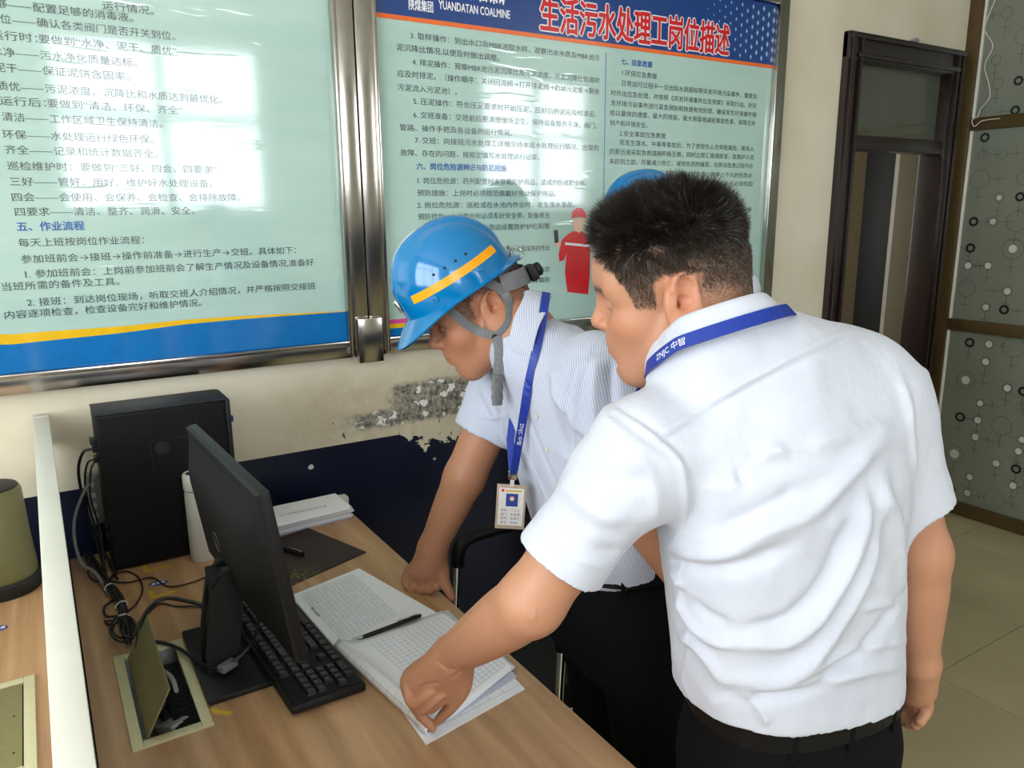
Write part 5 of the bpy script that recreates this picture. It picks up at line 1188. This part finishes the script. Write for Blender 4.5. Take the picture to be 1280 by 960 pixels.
def len2(q):
    z = q[:, 2]; side = np.interp(z, [-.06, -.02, .02, .055, .085, .11], [.002, .003, .005, .009, .021, .028]); fr = np.clip((q[:, 0]-.0)/.09, 0, 1)*np.clip((z-.08)/.03, 0, 1); return side*(1+.25*fr)
def dir2(q, n):
    top = np.clip((q[:, 2]-.06)/.05, 0, 1)[:, None]; back = np.clip((-q[:, 0])/.08, 0, 1)[:, None]
    side = n*.45+np.array([-.15, 0, -.9])*.8; upw = n*.9+np.array([.45, 0, .35])*(1-back)+np.array([-.3, 0, .1])*back; return side*(1-top)+upw*top
def col2(q, r):
    t = np.clip((.085-q[:, 2])/.08, 0, 1)[:, None]; base = np.array([[.018, .014, .011]])*(1-t)+np.array([[.105, .076, .054]])*t; return base*(.5+1.1*r.random((len(q), 1)))
grow_hair('hair', V, F, N, O2, RM2, S2, 62000, len2, dir2, col2, p2, .00040, 5)
tag([o for o in p2.children if o.name.startswith('hair')][0], 'short cropped black hair, spiky on top and faded at the sides')
# shirt
ua = U_(EL2-L2); HM2 = L2+ua*.190; ub = U_(ER2-R2); HMR2 = R2+ub*.185
hem2 = Prim(lambda P: (.905-.085*((P-HP2)@rt2))-P[:, 2], HP2, 9.0, 'i', .001)
sh = [loft(HP2*A3((1, 1, 0))+A3((0, 0, .84)), MS2+A3((0, 0, .055)), rt2, [(0, .166, .116, .0), (.10, .174, .122, 0), (.25, .172, .120, 0), (.5, .172, .122, -.004), (.72, .180, .124, -.010), (.85, .178, .112, -.008), (.94, .145, .088, 0), (1, .075, .055, .01)], k=.03, p=2.5),
      rcone(MS2+A3((0, 0, -.012)), L2+A3((.03, 0, -.01)), .085, .066, k=.05), rcone(MS2+A3((0, 0, -.012)), R2+A3((-.03, 0, -.01)), .085, .068, k=.05),
      rcone(NB2+A3((-.02, .02, -.035)), NB2+A3((.0, .0, -.03)), .060, .066, k=.03), rcone(NB2+A3((.01, -.005, -.035)), MS2+A3((0, -.01, -.03)), .066, .09, k=.04), rcone(NB2+A3((0, 0, -.035)), L2*.45+MS2*.55, .058, .060, k=.04), rcone(NB2+A3((0, 0, -.035)), R2*.5+MS2*.5, .058, .062, k=.04),
      rcone(L2+A3((.0, 0, -.005)), L2+ua*.05, .063, .063, k=.04), ccone(L2, HM2, .063, .0645, k=.035, sq=(1.0, .95)), rcone(R2, R2+ub*.05, .064, .064, k=.04), ccone(R2, HMR2, .064, .064, k=.035),
      ccone(HM2-ua*.030, HM2+ua*.03, .054, .0575, 's', .002, sq=(1, .95)), ccone(HMR2-ub*.030, HMR2+ub*.03, .055, .057, 's', .002), rcone(PD(965, 452, 1.02), PD(1050, 468, 1.07), .070, .068, k=.05),
      ccone(NB2+A3((0, 0, -.012)), NB2+A3((0, 0, .08)), .054, .066, 's', .006), hem2]
fl = [([(768, 514), (800, 530), (823, 543), (900, 496), (980, 452), (1073, 408)], .0018, .0055), ([(772, 522), (826, 550), (905, 503), (985, 459), (1078, 415)], -.0016, .005),
      ([(768, 514), (810, 540), (845, 570), (856, 600), (857, 640), (850, 665), (832, 688)], .0022, .005), ([(776, 512), (818, 538), (854, 570), (866, 604), (866, 640), (858, 668)], -.0018, .005),
      ([(835, 690), (870, 694), (915, 688), (960, 660), (1010, 640), (1060, 590), (1110, 540)], .006, .014), ([(835, 700), (880, 712), (930, 706), (985, 684)], -.005, .012),
      ([(838, 712), (855, 735), (870, 755)], .005, .010), ([(846, 740), (866, 778), (892, 798), (925, 806)], .006, .010), ([(850, 730), (880, 765), (910, 782)], -.005, .010),
      ([(850, 790), (880, 815), (905, 850)], .005, .010), ([(925, 808), (980, 800), (1020, 770), (1060, 700), (1090, 610)], .007, .014), ([(930, 790), (985, 775), (1030, 730), (1065, 650)], -.006, .013),
      ([(905, 852), (960, 850), (1000, 835), (1040, 790), (1085, 700), (1105, 600)], .006, .013), ([(900, 870), (960, 868), (1020, 855), (1090, 800), (1130, 740)], -.005, .012),
      ([(890, 878), (950, 862), (1030, 850), (1100, 835), (1140, 830)], .004, .010), ([(960, 905), (950, 885), (930, 865)], .003, .007), ([(1000, 842), (1060, 815), (1130, 800)], .003, .008),
      ([(925, 595), (945, 570), (985, 560)], .004, .010), ([(930, 610), (928, 590), (950, 560)], -.004, .008), ([(1000, 560), (1050, 545), (1110, 530)], .003, .012), ([(905, 660), (950, 640), (1000, 612)], -.004, .012),
      ([(1075, 760), (1110, 755), (1143, 762)], .003, .006), ([(1100, 600), (1120, 660), (1128, 740)], .004, .012), ([(1085, 600), (1098, 660), (1100, 740)], -.004, .012), ([(1125, 470), (1138, 520), (1143, 590)], .003, .008),
      ([(868, 880), (856, 850), (862, 800), (858, 770)], .0015, .004), ([(856, 770), (848, 720), (846, 700)], .0012, .004),
      ([(700, 600), (745, 640), (790, 650)], .004, .014), ([(720, 570), (770, 600), (815, 600)], -.003, .013), ([(690, 660), (740, 690), (795, 690)], -.003, .012), ([(790, 560), (815, 600), (822, 650)], .003, .010),
      ([(675, 672), (725, 702), (792, 716)], .0012, .003)]
sho2, SV2, SF2 = shirt_mesh('shirt', sh, .0037, 'shirt_white', p2, fl, None, 3)
cup = U_(W2h((-.02, 0, -.03))-NB2); fw2 = U_(RM2[:, 0]*.6+np.cross([0, 0, 1], rt2)*.6)
c2o, on2 = collar(p2, NB2+A3((0, 0, .004)), U_(cup*.45+A3((0, 0, 1))-RT*.26), fw2, .065, 'shirt_white', .034)
# lanyard lies over the collar
dg = bpy.context.evaluated_depsgraph_get(); ev = c2o.evaluated_get(dg).to_mesh(); cv = np.array([c2o.matrix_world @ v.co for v in ev.vertices]); cf = [tuple(p_.vertices) for p_ in ev.polygons]
allv = [tuple(v) for v in SV2]+[tuple(v) for v in cv]; allf = [tuple(int(i) for i in f_) for f_ in SF2]+[tuple(i+len(SV2) for i in f_) for f_ in cf]; bvx = BVHTree.FromPolygons(allv, allf)
lan2 = empty('lanyard', tuple(NB2), 'royal blue lanyard printed in white round the white-shirted man\'s neck', 'lanyard')
def shot_path(bv, pts, n=6):
    P, Nn = [], []
    for q in sub_px(pts, n):
        s_ = shoot(bv, *q)
        if s_ is not None: P.append(s_[0]); Nn.append(s_[1])
    P = np.array(P); Nn = np.array(Nn)
    for _ in range(6): P[1:-1] = P[1:-1]*.5+(P[:-2]+P[2:])*.25; Nn[1:-1] = Nn[1:-1]*.5+(Nn[:-2]+Nn[2:])*.25
    return P, Nn
PN = [on2(a, 6, .0045) for a in range(22, 340, 6)]; P = [q[0] for q in PN]; Nn = [q[1] for q in PN]
ribbon('strap', P, Nn, .018, .0012, 'lanyard_blue', lan2, .0022)
ribbon_text('strap_lettering', 'ZNJC 中智', P, Nn, .075, .011, .0038, 'print_white', lan2)
ribbon('strap', [P[0], P[0]*.6+A3(NB2+fw2*.10+A3((0, 0, -.06)))*.4, NB2+fw2*.135+A3((0, 0, -.12)), NB2+fw2*.125+A3((0, 0, -.30))], [Nn[0], fw2, fw2, fw2], .017, .0012, 'lanyard_blue', lan2, .004)
# trousers, belt, shoes
def trousers(parent, hip, right, feet, W_=.168, D_=.118, mat='trouser_black', knee_f=.03, fwd=None, tilt=0.0):
    hip = A3(hip); rt = U_(right); up = A3((0, 0, 1)); fw = U_(np.cross(up, rt)) if fwd is None else U_(fwd); pr = [loft(hip+A3((0, 0, -.20)), hip+A3((0, 0, .030)), rt, [(0, W_*.98, D_*1.02, 0), (.5, W_*1.04, D_*1.1, 0), (1, W_, D_, 0)], k=.03, p=2.5)]
    for s_, ft in zip((-1, 1), feet):
        hj = hip+rt*s_*.085+A3((0, 0, -.12)); kn = (hj+A3(ft))/2+fw*knee_f; an = A3(ft)+A3((0, 0, .09))
        pr += [rcone(hj, kn, .092, .070, k=.04), rcone(kn, an, .070, .055, k=.03), ccone(an, A3(ft)+A3((0, 0, .035)), .056, .062, k=.02)]
    pr.append(Prim(lambda P: (P[:, 2]-hip[2]-.010)+tilt*((P-hip)@rt), hip, 9.0, 'i', .001))
    V, F = polygonise(pr, .008); V, F = keep_main(V, F); V = relax(V, F, 2); N = vnormals(V, F); V = V+N*(value_noise(V*A3((1, 1, .5)), 16, 9)*.01)[:, None]; mesh_obj('trousers', V, F, mat, parent)
    for s_, ft in zip((-1, 1), feet):
        pr = [rcone(A3(ft)+A3((0, 0, .045)), A3(ft)+fw*.13+A3((0, 0, .035)), .043, .036, k=.02), rcone(A3(ft)-fw*.05+A3((0, 0, .045)), A3(ft)+A3((0, 0, .07)), .040, .042, k=.02)]
        fn = lambda P, v: np.maximum(v, .002-P[:, 2]); V, F = polygonise(pr, .006, fn); V, F = keep_main(V, F); mesh_obj('shoe', relax(V, F, 1), F, 'shoe', parent)
    vs = []; n = 72
    for i in range(n):
        a = 2*math.pi*i/n; ca, sa = math.cos(a), math.sin(a); p_ = 2.5; rr = 1/((abs(ca)/(W_+.007))**p_+(abs(sa)/(D_+.007))**p_)**(1/p_)
        for z in (-.012, .022): vs.append(hip+rt*ca*rr+fw*sa*rr+A3((0, 0, z-tilt*ca*rr)))
        for z in (.022, -.012): vs.append(hip+rt*ca*(rr-.004)+fw*sa*(rr-.004)+A3((0, 0, z-tilt*ca*rr)))
    mb = MB(); mb.add(vs, [(4*i+k, 4*i+(k+1) % 4, 4*((i+1) % n)+(k+1) % 4, 4*((i+1) % n)+k) for i in range(n) for k in range(4)]); mb.build('belt', 'leather_black', parent, True)
    for a in (75, 105, 30, 150, -50, -90, -130):
        ca, sa = math.cos(math.radians(a)), math.sin(math.radians(a)); p_ = 2.5; rr = 1/((abs(ca)/(W_+.009))**p_+(abs(sa)/(D_+.009))**p_)**(1/p_); c = hip+rt*ca*rr+fw*sa*rr+A3((0, 0, -tilt*ca*rr))
        rad_ = U_(rt*ca+fw*sa); tg_ = np.cross([0, 0, 1], rad_); c = c-rad_*.003; MM_ = Matrix([[rad_[0], tg_[0], 0, c[0]], [rad_[1], tg_[1], 0, c[1]], [0, 0, 1, c[2]], [0, 0, 0, 1]]); mb = MB(); mb.box((-.002, -.005, -.030), (.0015, .005, .010), .001, MM_); mb.build('belt_loop', mat, parent, True)
trousers(p2, HP2*A3((1, 1, 0))+A3((0, 0, .893)), rt2, [(.86, .64, 0), (1.07, .58, 0)], .160, .112, tilt=.085)

# ---------------------------------------------------------------- man in the helmet, bending over the desk
p1 = empty('person', (1.0, 1.12, 0), 'man in blue helmet and finely striped shirt, bending with one hand on the desk', 'person')
S_R = PD(640, 462, 1.68); S_L = PD(748, 462, 1.36); NB1 = PD(655, 418, 1.47); HP1 = PD(778, 712, 1.56); rt1 = U_(S_R-S_L); MS1 = (S_R+S_L)/2
ER1 = PD(581, 596, 1.70); WR1 = PD(541, 684, 1.745); EL1 = PD(800, 640, 1.33); WL1 = PD(868, 740, 1.33)
S1 = 1.03
O1, RM1 = head_frame(PD(610, 391, 1.45), -RT*math.cos(math.radians(13))-A3((FW[0], FW[1], 0))*math.sin(math.radians(13)), math.radians(26), math.radians(0), 1, S1)
W1h = lambda p: O1+RM1@(A3(p)*S1); up1 = U_(MS1-HP1); fw1 = U_(np.cross(up1, rt1))
body = head_prims(O1, RM1, S1)
body += [rcone(NB1-up1*.02, W1h((-.035, 0, -.025)), .060, .058, k=.03), rcone(NB1, W1h((.0, 0, -.05)), .050, .044, k=.03), loft(HP1, MS1+up1*.03, rt1, [(0, .12, .08, 0), (.5, .12, .08, 0), (.9, .13, .07, 0), (1, .08, .05, 0)], k=.03),
         rcone(MS1, S_L, .045, .045, k=.03), rcone(MS1, S_R, .045, .045, k=.03), rcone(MS1, NB1, .06, .055, k=.03)]
body += chain([(S_R, .050), (S_R*.4+ER1*.6, .049), (ER1, .044)], .02)+chain([(ER1, .044), (ER1*.65+WR1*.35, .043), (WR1, .0315)], .02)
body += chain([(S_L, .050), (S_L*.4+EL1*.6, .047), (EL1, .042)], .02)+chain([(EL1, .042), (EL1*.65+WL1*.35, .042), (WL1, .030)], .02)
# right hand: loose fist set down on the desk edge, thumb over the edge
body += chain([h(541, 686, 1.745, .031), h(538, 704, 1.76, .031), h(534, 714, 1.765, .026)], .02)+chain([h(535, 700, 1.76, .030), h(520, 712, 1.775, .020)], .02)+chain([h(543, 700, 1.755, .028), h(551, 716, 1.755, .018)], .02)
for a, b_, c_, dd in (((513, 712), (508, 727), (516, 738), 1.785), ((522, 716), (518, 732), (527, 738), 1.772), ((533, 719), (529, 734), (537, 737), 1.760), ((543, 720), (540, 733), (546, 733), 1.750)):
    body += chain([h(*a, dd, .0135), h(*b_, dd+.004, .0125), h(*c_, dd-.012, .0105)], .004)
body += chain([h(552, 712, 1.75, .017), h(556, 728, 1.745, .0125), h(562, 741, 1.74, .0105), h(565, 747, 1.738, .0085)], .006)
# left hand resting low, behind the other man
f1 = lambda u, v, w_: WL1+U_(WL1-EL1)*u+rt1*v+A3((0, 0, 1))*w_
body += chain([(WL1, .028), (f1(.05, 0, 0), .027), (f1(.07, 0, 0), .022)], .02)
for k in range(4): y = (k-1.5)*.019; body += chain([(f1(.07, y*.9, 0), .0105), (f1(.105, y, -.01), .0095), (f1(.118, y, -.032), .0082)], .003)
body += chain([(f1(.02, -.025, 0), .014), (f1(.055, -.045, -.01), .011), (f1(.075, -.045, -.025), .009)], .005)
V, F = polygonise(body, .0025); V, F = keep_main(V, F); V = relax(V, F, 1); N = vnormals(V, F)
V1, F1 = V.copy(), F.copy(); mesh_obj('body', V, F, 'skin', p1, skin_colour(V, N, O1, RM1, S1, tuple(srgb(178, 126, 95)[:3]), (.05, .045, .042), .55))
col1 = lambda q, r: np.clip(np.array([[.030, .027, .025]])*(.5+1.6*r.random((len(q), 1)))+(r.random((len(q), 1)) < .15)*.12*(q[:, :1] > -.02), 0, 1)
grow_hair('hair', V, F, N, O1, RM1, S1, 26000, lambda q: np.interp(q[:, 2], [-.06, 0, .05], [.002, .0035, .006]), lambda q, n: n*.45+np.array([-.1, 0, -.9]), col1, p1, .00036, 6, lambda q: q[:, 2] < .085)
tag([o for o in p1.children if o.name.startswith('hair')][0], 'very short greying black hair below the helmet')
ua = U_(ER1-S_R); HR1 = S_R+ua*.155; ub = U_(EL1-S_L); HL1 = S_L+ub*.20
sh = [loft(HP1+up1*.02, MS1+up1*.05, rt1, [(0, .165, .112, 0), (.1, .175, .120, 0), (.3, .172, .122, .0), (.55, .175, .122, -.005), (.8, .178, .116, -.010), (.93, .150, .092, 0), (1, .08, .06, .01)], k=.03, p=2.4),
      rcone(MS1-up1*.015, S_L-up1*.01-rt1*(-.03), .084, .068, k=.05), rcone(MS1-up1*.015, S_R-up1*.01-rt1*.03, .084, .068, k=.05), rcone(NB1-up1*.04, MS1-up1*.03, .068, .09, k=.04),
      rcone(NB1-up1*.03, S_L*.45+MS1*.55, .058, .062, k=.04), rcone(NB1-up1*.03, S_R*.45+MS1*.55, .056, .060, k=.04),
      rcone(S_L, S_L+ub*.05, .066, .068, k=.04), ccone(S_L, HL1, .066, .070, k=.035), rcone(S_R, S_R+ua*.05, .064, .066, k=.04), ccone(S_R, HR1, .064, .070, k=.035),
      ccone(HL1-ub*.030, HL1+ub*.03, .057, .062, 's', .002), ccone(HR1-ua*.030, HR1+ua*.03, .058, .062, 's', .002), ccone(NB1-up1*.05, NB1+U_(W1h((-.02, 0, -.02))-NB1)*.08, .058, .062, 's', .006)]
fl = [([(640, 520), (655, 560), (672, 600), (690, 640)], .0025, .006), ([(655, 505), (672, 550), (692, 600), (712, 640)], -.002, .006), ([(690, 470), (700, 500), (735, 540), (770, 560)], .006, .012), ([(740, 430), (725, 470), (720, 510), (728, 560), (740, 600)], .0025, .005),
      ([(733, 432), (716, 472), (710, 512), (718, 560)], -.004, .008), ([(745, 450), (742, 500), (750, 560)], .005, .011), ([(765, 450), (765, 500), (772, 540)], -.005, .010), ([(700, 560), (740, 600), (780, 640)], .004, .012),
      ([(600, 480), (612, 505), (622, 528)], .003, .008), ([(585, 515), (610, 522), (638, 520)], .0015, .003), ([(690, 640), (720, 650), (760, 670)], .005, .010), ([(700, 620), (740, 640), (780, 680)], -.004, .010)]
sho1, SV1, SF1 = shirt_mesh('shirt', sh, .0045, 'shirt_striped', p1, fl, None, 13)
cu1 = U_(-RT*.86+A3((0, 0, .50))-A3(FW)*.02); c1o, on1 = collar(p1, NB1+cu1*.0, cu1, U_(RM1[:, 0]+fw1), .064, 'shirt_striped', .040, gap=16)
mb = MB()
for q in ((671, 520), (684, 562), (697, 604)):
    s_ = shoot(bvh_of(SV1, SF1), *q) if q[1] == 520 else shoot(bvs1, *q)
    if q[1] == 520: bvs1 = bvh_of(SV1, SF1)
    if s_: mbq = MB(); mbq.lathe(s_[0]+s_[1]*.0005, [(.0052, 0), (.0052, .0012), (.0040, .0016)], 14, tuple(s_[1])); mbq.build('button', 'cup_white', p1, True)
trousers(p1, HP1+up1*.025, rt1, [(1.02, .94, 0), (1.05, 1.12, 0)], .158, .112, knee_f=.02)
# lanyard and badge of the helmeted man
lan1 = empty('lanyard', tuple(NB1), 'royal blue lanyard hanging from the helmeted man\'s neck, holding his badge', 'lanyard')
ev = c1o.evaluated_get(bpy.context.evaluated_depsgraph_get()).to_mesh(); cv = [tuple(v.co) for v in ev.vertices]; cf = [tuple(p_.vertices) for p_ in ev.polygons]
bvx = BVHTree.FromPolygons([tuple(v) for v in SV1]+cv, [tuple(int(i) for i in f_) for f_ in SF1]+[tuple(i+len(SV1) for i in f_) for f_ in cf])
P, Nn = shot_path(bvx, [(683, 364), (680, 385), (675, 415), (669, 445), (662, 475)])
BD = PD(641, 592, 1.47)
def hang(a, b_, n): return [a*(1-t)+b_*t for t in np.linspace(0, 1, n)[1:]]
P = list(P); Nn = list(Nn); nh = 14
for i, q in enumerate(hang(P[-1], BD, nh)): P.append(q+A3((0, 0, 0))); Nn.append(U_(Nn[len(Nn)-1]*.8+(-A3(FW)+RT*.5)*.2))
ribbon('strap', P, Nn, .016, .0012, 'lanyard_blue', lan1, .0025); LP, LN = P, Nn
seg = float(np.sum(np.linalg.norm(np.diff(np.array(P), axis=0), axis=1)))
ribbon_text('strap_lettering', 'ZNJC 中智', P, Nn, seg-.11, .010, .0042, 'print_white', lan1)
Q0 = PD(640, 508, 1.50); ribbon('strap', [NB1+fw1*.06+rt1*.05, Q0+RT*.004, Q0*.5+BD*.5+RT*-.004, BD], [-FW]*4, .015, .0012, 'lanyard_blue', lan1, -.002)
bg = empty('name_badge', tuple(BD), 'clear-cased name badge with a small portrait hanging from the blue lanyard', 'badge')
bR = U_(RT+FW*.0); bU = A3((0, 0, 1)); bN = U_(np.cross(bR, bU))*1.0; bR = U_(bR+A3((0, 0, -.06)));  bU = np.cross(bN, bR); bU = bU if bU[2] > 0 else -bU
if bN @ (CAM-BD) < 0: bN = -bN
def bpt(u, v, w_=0): return BD+bR*u+bU*v+bN*w_
BM = Matrix([[bR[0], bU[0], bN[0], BD[0]], [bR[1], bU[1], bN[1], BD[1]], [bR[2], bU[2], bN[2], BD[2]], [0, 0, 0, 1]])
def bb(nm, m_, lo, hi, bev=.0): return MB().box(lo, hi, bev, BM).build(nm, m_, bg, bev > 0)
bb('clasp', 'steel', (-.0085, -.012, -.003), (.0085, .006, .003), .0015); bb('clip', 'cup_white', (-.004, -.026, -.002), (.004, -.010, .002), .001)
bb('case', 'badge_case', (-.0285, -.113, -.0016), (.0285, -.022, .0016), .0014); bb('card', 'badge_card', (-.024, -.105, .0016), (.024, -.029, .0020)); bb('portrait', 'sticker_blue', (-.010, -.066, .0020), (.013, -.040, .0023))
m_ = MB(); m_.lathe(bpt(.0015, -.050, .0023), [(.0045, 0), (.0045, .0003)], 12, tuple(bN)); m_.build('portrait_face', 'print_skin', bg); m_ = MB(); m_.lathe(bpt(-.017, -.034, .0020), [(.003, 0), (.003, .0003)], 12, tuple(bN)); m_.build('badge_emblem', 'print_red', bg)
bb('title_strip', 'tape_yellow', (-.012, -.036, .0020), (.020, -.033, .0022)); m_ = MB()
for k, tx in enumerate(('姓名：一二三', '部门：水处理', '职务：处理工', '编号：00286')):
    v, ff = text_verts(tx); m_.add([bpt(-.019+q[0]*.0062, -.076-.0085*k+q[1]*.0062, .0022) for q in v], ff)
tag(m_.build('badge_lettering', 'ink', bg), kind='stuff')
# helmet on his head
hp = .045; ca, sa = math.cos(math.radians(5)), math.sin(math.radians(5)); RH = RM1@np.array([[ca, 0, sa], [0, 1, 0], [-sa, 0, ca]])
OH = O1+RM1@A3((.020, 0, .055))
he, dome, WH = helmet('safety_helmet', 'glossy blue helmet with orange tape, on the man leaning on the desk', OH, RH, s=1.0)
# harness: nape band, ratchet, chin strap with buckle
W = W1h
mb = MB(); pts = [(-.045, .078, .035), (-.075, .066, .028), (-.100, .040, .022), (-.110, 0, .020), (-.100, -.040, .022), (-.075, -.066, .028), (-.045, -.078, .035)]
mb.tube([W(a) for a in pts], .01, 8, 6, flat=(.0016, .013), upv=tuple(RM1[:, 2])); mb.build('nape_band', 'band_grey', he, True)
mb = MB(); mb.box((-.012, -.020, -.016), (.004, .020, .016), .004, Matrix([[*RM1[0], W((-.114, .012, .016))[0]], [*RM1[1], W((-.114, .012, .016))[1]], [*RM1[2], W((-.114, .012, .016))[2]], [0, 0, 0, 1]])); mb.build('ratchet_housing', 'black_plastic', he, True)
mb = MB(); kn = [(.013, 0), (.014, .003), (.014, .010), (.011, .013)]; mb.lathe(W((-.126, .012, .016)), kn, 14, tuple(-RM1[:, 0])); mb.build('ratchet_knob', 'black_plastic', he, True)
def strap(pts, wd=.0075): mb = MB(); mb.tube([W(a) for a in pts], .01, 8, 6, flat=(wd, .0012), upv=tuple(RM1[:, 1])); return mb.build('chin_strap', 'strap_grey', he, True)
HB1 = bvh_of(V1, F1)
def strap_px(pts, wd=.0065, lift=.003):
    P, Nn = shot_path(HB1, pts); mb = MB(); mb.tube([tuple(p_+n_*lift) for p_, n_ in zip(P, Nn)], .01, 8, 1, flat=(wd, .0012), upv=tuple(RM1[:, 1])); mb.build('chin_strap', 'strap_grey', he, True); return P[-1]+Nn[-1]*lift
strap_px([(560, 384), (572, 396), (590, 410), (606, 416), (621, 420)]); strap_px([(602, 352), (624, 360), (636, 378), (638, 398), (632, 412), (621, 420)])
def near(x, y):
    c_ = [s for s in (shoot(HB1, x, y), shoot(bvx, x, y)) if s is not None]; c_.sort(key=lambda s: np.linalg.norm(s[0]-CAM)); return c_[0][0]-ray(x, y)*.006
dn = [near(*q) for q in ((621, 420), (624, 436), (624, 452), (622, 468))]; dm = min((p_-CAM)@FW for p_ in dn[1:]); dn = [dn[0]]+[PD(x, y, min((near(x, y)-CAM)@FW, dm+.012)) for x, y in ((624, 436), (624, 452), (622, 468))]
mb = MB(); mb.tube([tuple(p_) for p_ in dn], .01, 8, 6, flat=(.0075, .0012), upv=tuple(-FW)); mb.build('chin_strap', 'strap_grey', he, True); es = dn[-1]
s_ = shoot(HB1, 621, 421); mb = MB(); mb.lathe(s_[0]+s_[1]*.006, [(.0058, 0), (.0058, .003), (.004, .004)], 14, tuple(RM1[:, 1])); mb.build('strap_stud', 'black_plastic', he, True)
mb = MB(); a = es; b_ = a+A3((-.002, 0, -.058)); mb.tube([a, a*.6+b_*.4, b_], .007, 8, 4, flat=(.0075, .005), upv=(0, -1, 0)); 
for t in (.15, .45, .75): c = a*(1-t)+b_*t; mb.box(c-A3((.010, .007, .006)), c+A3((.010, .007, .006)), .003)
mb.build('strap_buckle', 'strap_grey', he, True)

# ---------------------------------------------------------------- third man, almost wholly hidden
p3 = empty('person', (1.70, 1.80, 0), 'man in a blue helmet almost hidden behind the white-shirted man', 'person')
O3c = PD(806, 292, 2.34); f3 = -RT; O3, RM3 = head_frame(O3c-A3((0, 0, 0))+(-A3((FW[0], FW[1], 0)))*.078, f3, math.radians(10), 0, 1, 1.0)
NB3 = PD(858, 368, 2.38); HP3 = A3((1.80, 1.86, .92)); rt3 = U_(A3((FW[0], FW[1], 0))); MS3 = PD(898, 408, 2.40); SL3 = MS3-rt3*.17; SR3 = MS3+rt3*.17
body = head_prims(O3, RM3, 1.0); up3 = U_(MS3-HP3)
body += [rcone(NB3-up3*.02, O3+RM3@A3((-.03, 0, -.03)), .060, .058, k=.03), loft(HP3, MS3, rt3, [(0, .12, .08, 0), (1, .12, .07, 0)], k=.03), rcone(MS3, SL3, .045, .045, k=.03), rcone(MS3, SR3, .045, .045, k=.03), rcone(MS3, NB3, .06, .055, k=.03)]
arms = []
for sj in (SL3, SR3):
    ej = sj+A3((-.05, 0, -.27)); wj = ej+A3((-.12, -.02, -.20)); body += chain([(sj, .048), (ej, .040), (wj, .028), (wj+A3((-.02, 0, -.06)), .027)], .02); arms.append((sj, ej))
    for k in range(4): body += chain([(wj+A3((-.02, (k-1.5)*.018, -.07)), .010), (wj+A3((-.04, (k-1.5)*.019, -.12)), .0085)], .003)
    body += chain([(wj+A3((-.01, -.03, -.03)), .013), (wj+A3((-.045, -.042, -.07)), .010)], .004)
V, F = polygonise(body, .005); V, F = keep_main(V, F); N = vnormals(V, F); mesh_obj('body', relax(V, F, 1), F, 'skin', p3, skin_colour(V, N, O3, RM3, 1.0, TONE, HAIRC, .85))
sh = [loft(HP3-up3*.05, MS3+up3*.05, rt3, [(0, .17, .12, 0), (.5, .175, .125, 0), (.85, .18, .125, -.01), (1, .08, .06, 0)], k=.03), rcone(MS3, SL3, .08, .066, k=.05), rcone(MS3, PD(926, 362, 2.42), .09, .060, k=.04), rcone(MS3, SR3, .08, .066, k=.05), rcone(NB3-up3*.03, MS3, .062, .09, k=.05)]
for sj, ej in arms: u_ = U_(ej-sj); sh += [ccone(sj, sj+u_*.2, .062, .066, k=.035), ccone(sj+u_*.175, sj+u_*.23, .052, .054, 's', .002)]
shirt_mesh('shirt', sh, .006, 'shirt_white', p3, [], None, 21); collar(p3, NB3, U_(O3-NB3+up3*.05), f3, .064, 'shirt_white')
trousers(p3, HP3+A3((0, 0, -.03)), rt3, [HP3*A3((1, 1, 0))-rt3*.1, HP3*A3((1, 1, 0))+rt3*.1])
helmet('safety_helmet', 'blue safety helmet just showing above the bareheaded man\'s hair', O3+RM3@A3((-.004, 0, .050)), RM3, None, False)

# pieces that sit on a part hang under that part
def under(child, part):
    for c in [o for o in bpy.data.objects if o.name.split('.')[0] == child and o.parent is not None]:
        sib = [o for o in c.parent.children if o.name.split('.')[0] == part]
        if sib: c.parent = sib[0]; c.matrix_parent_inverse = Matrix.Identity(4)
for a_, b_ in (('rear_emblem', 'rear_shell'), ('emblem_letters', 'rear_shell'), ('vent_slot', 'rear_shell'), ('vent_holes', 'side_panel'), ('vent_outline', 'side_panel'), ('cap_inset', 'cap'), ('ratchet_knob', 'ratchet_housing'),
               ('portrait_face', 'portrait'), ('badge_lettering', 'card'), ('badge_emblem', 'card'), ('switch', 'body'), ('screw', 'flap'), ('cable_slot', 'neck'), ('vent_hole', 'shell'), ('rivet', 'shell'), ('belt_loop', 'trousers'), ('edge_trim', 'side_panel')):
    under(a_, b_)
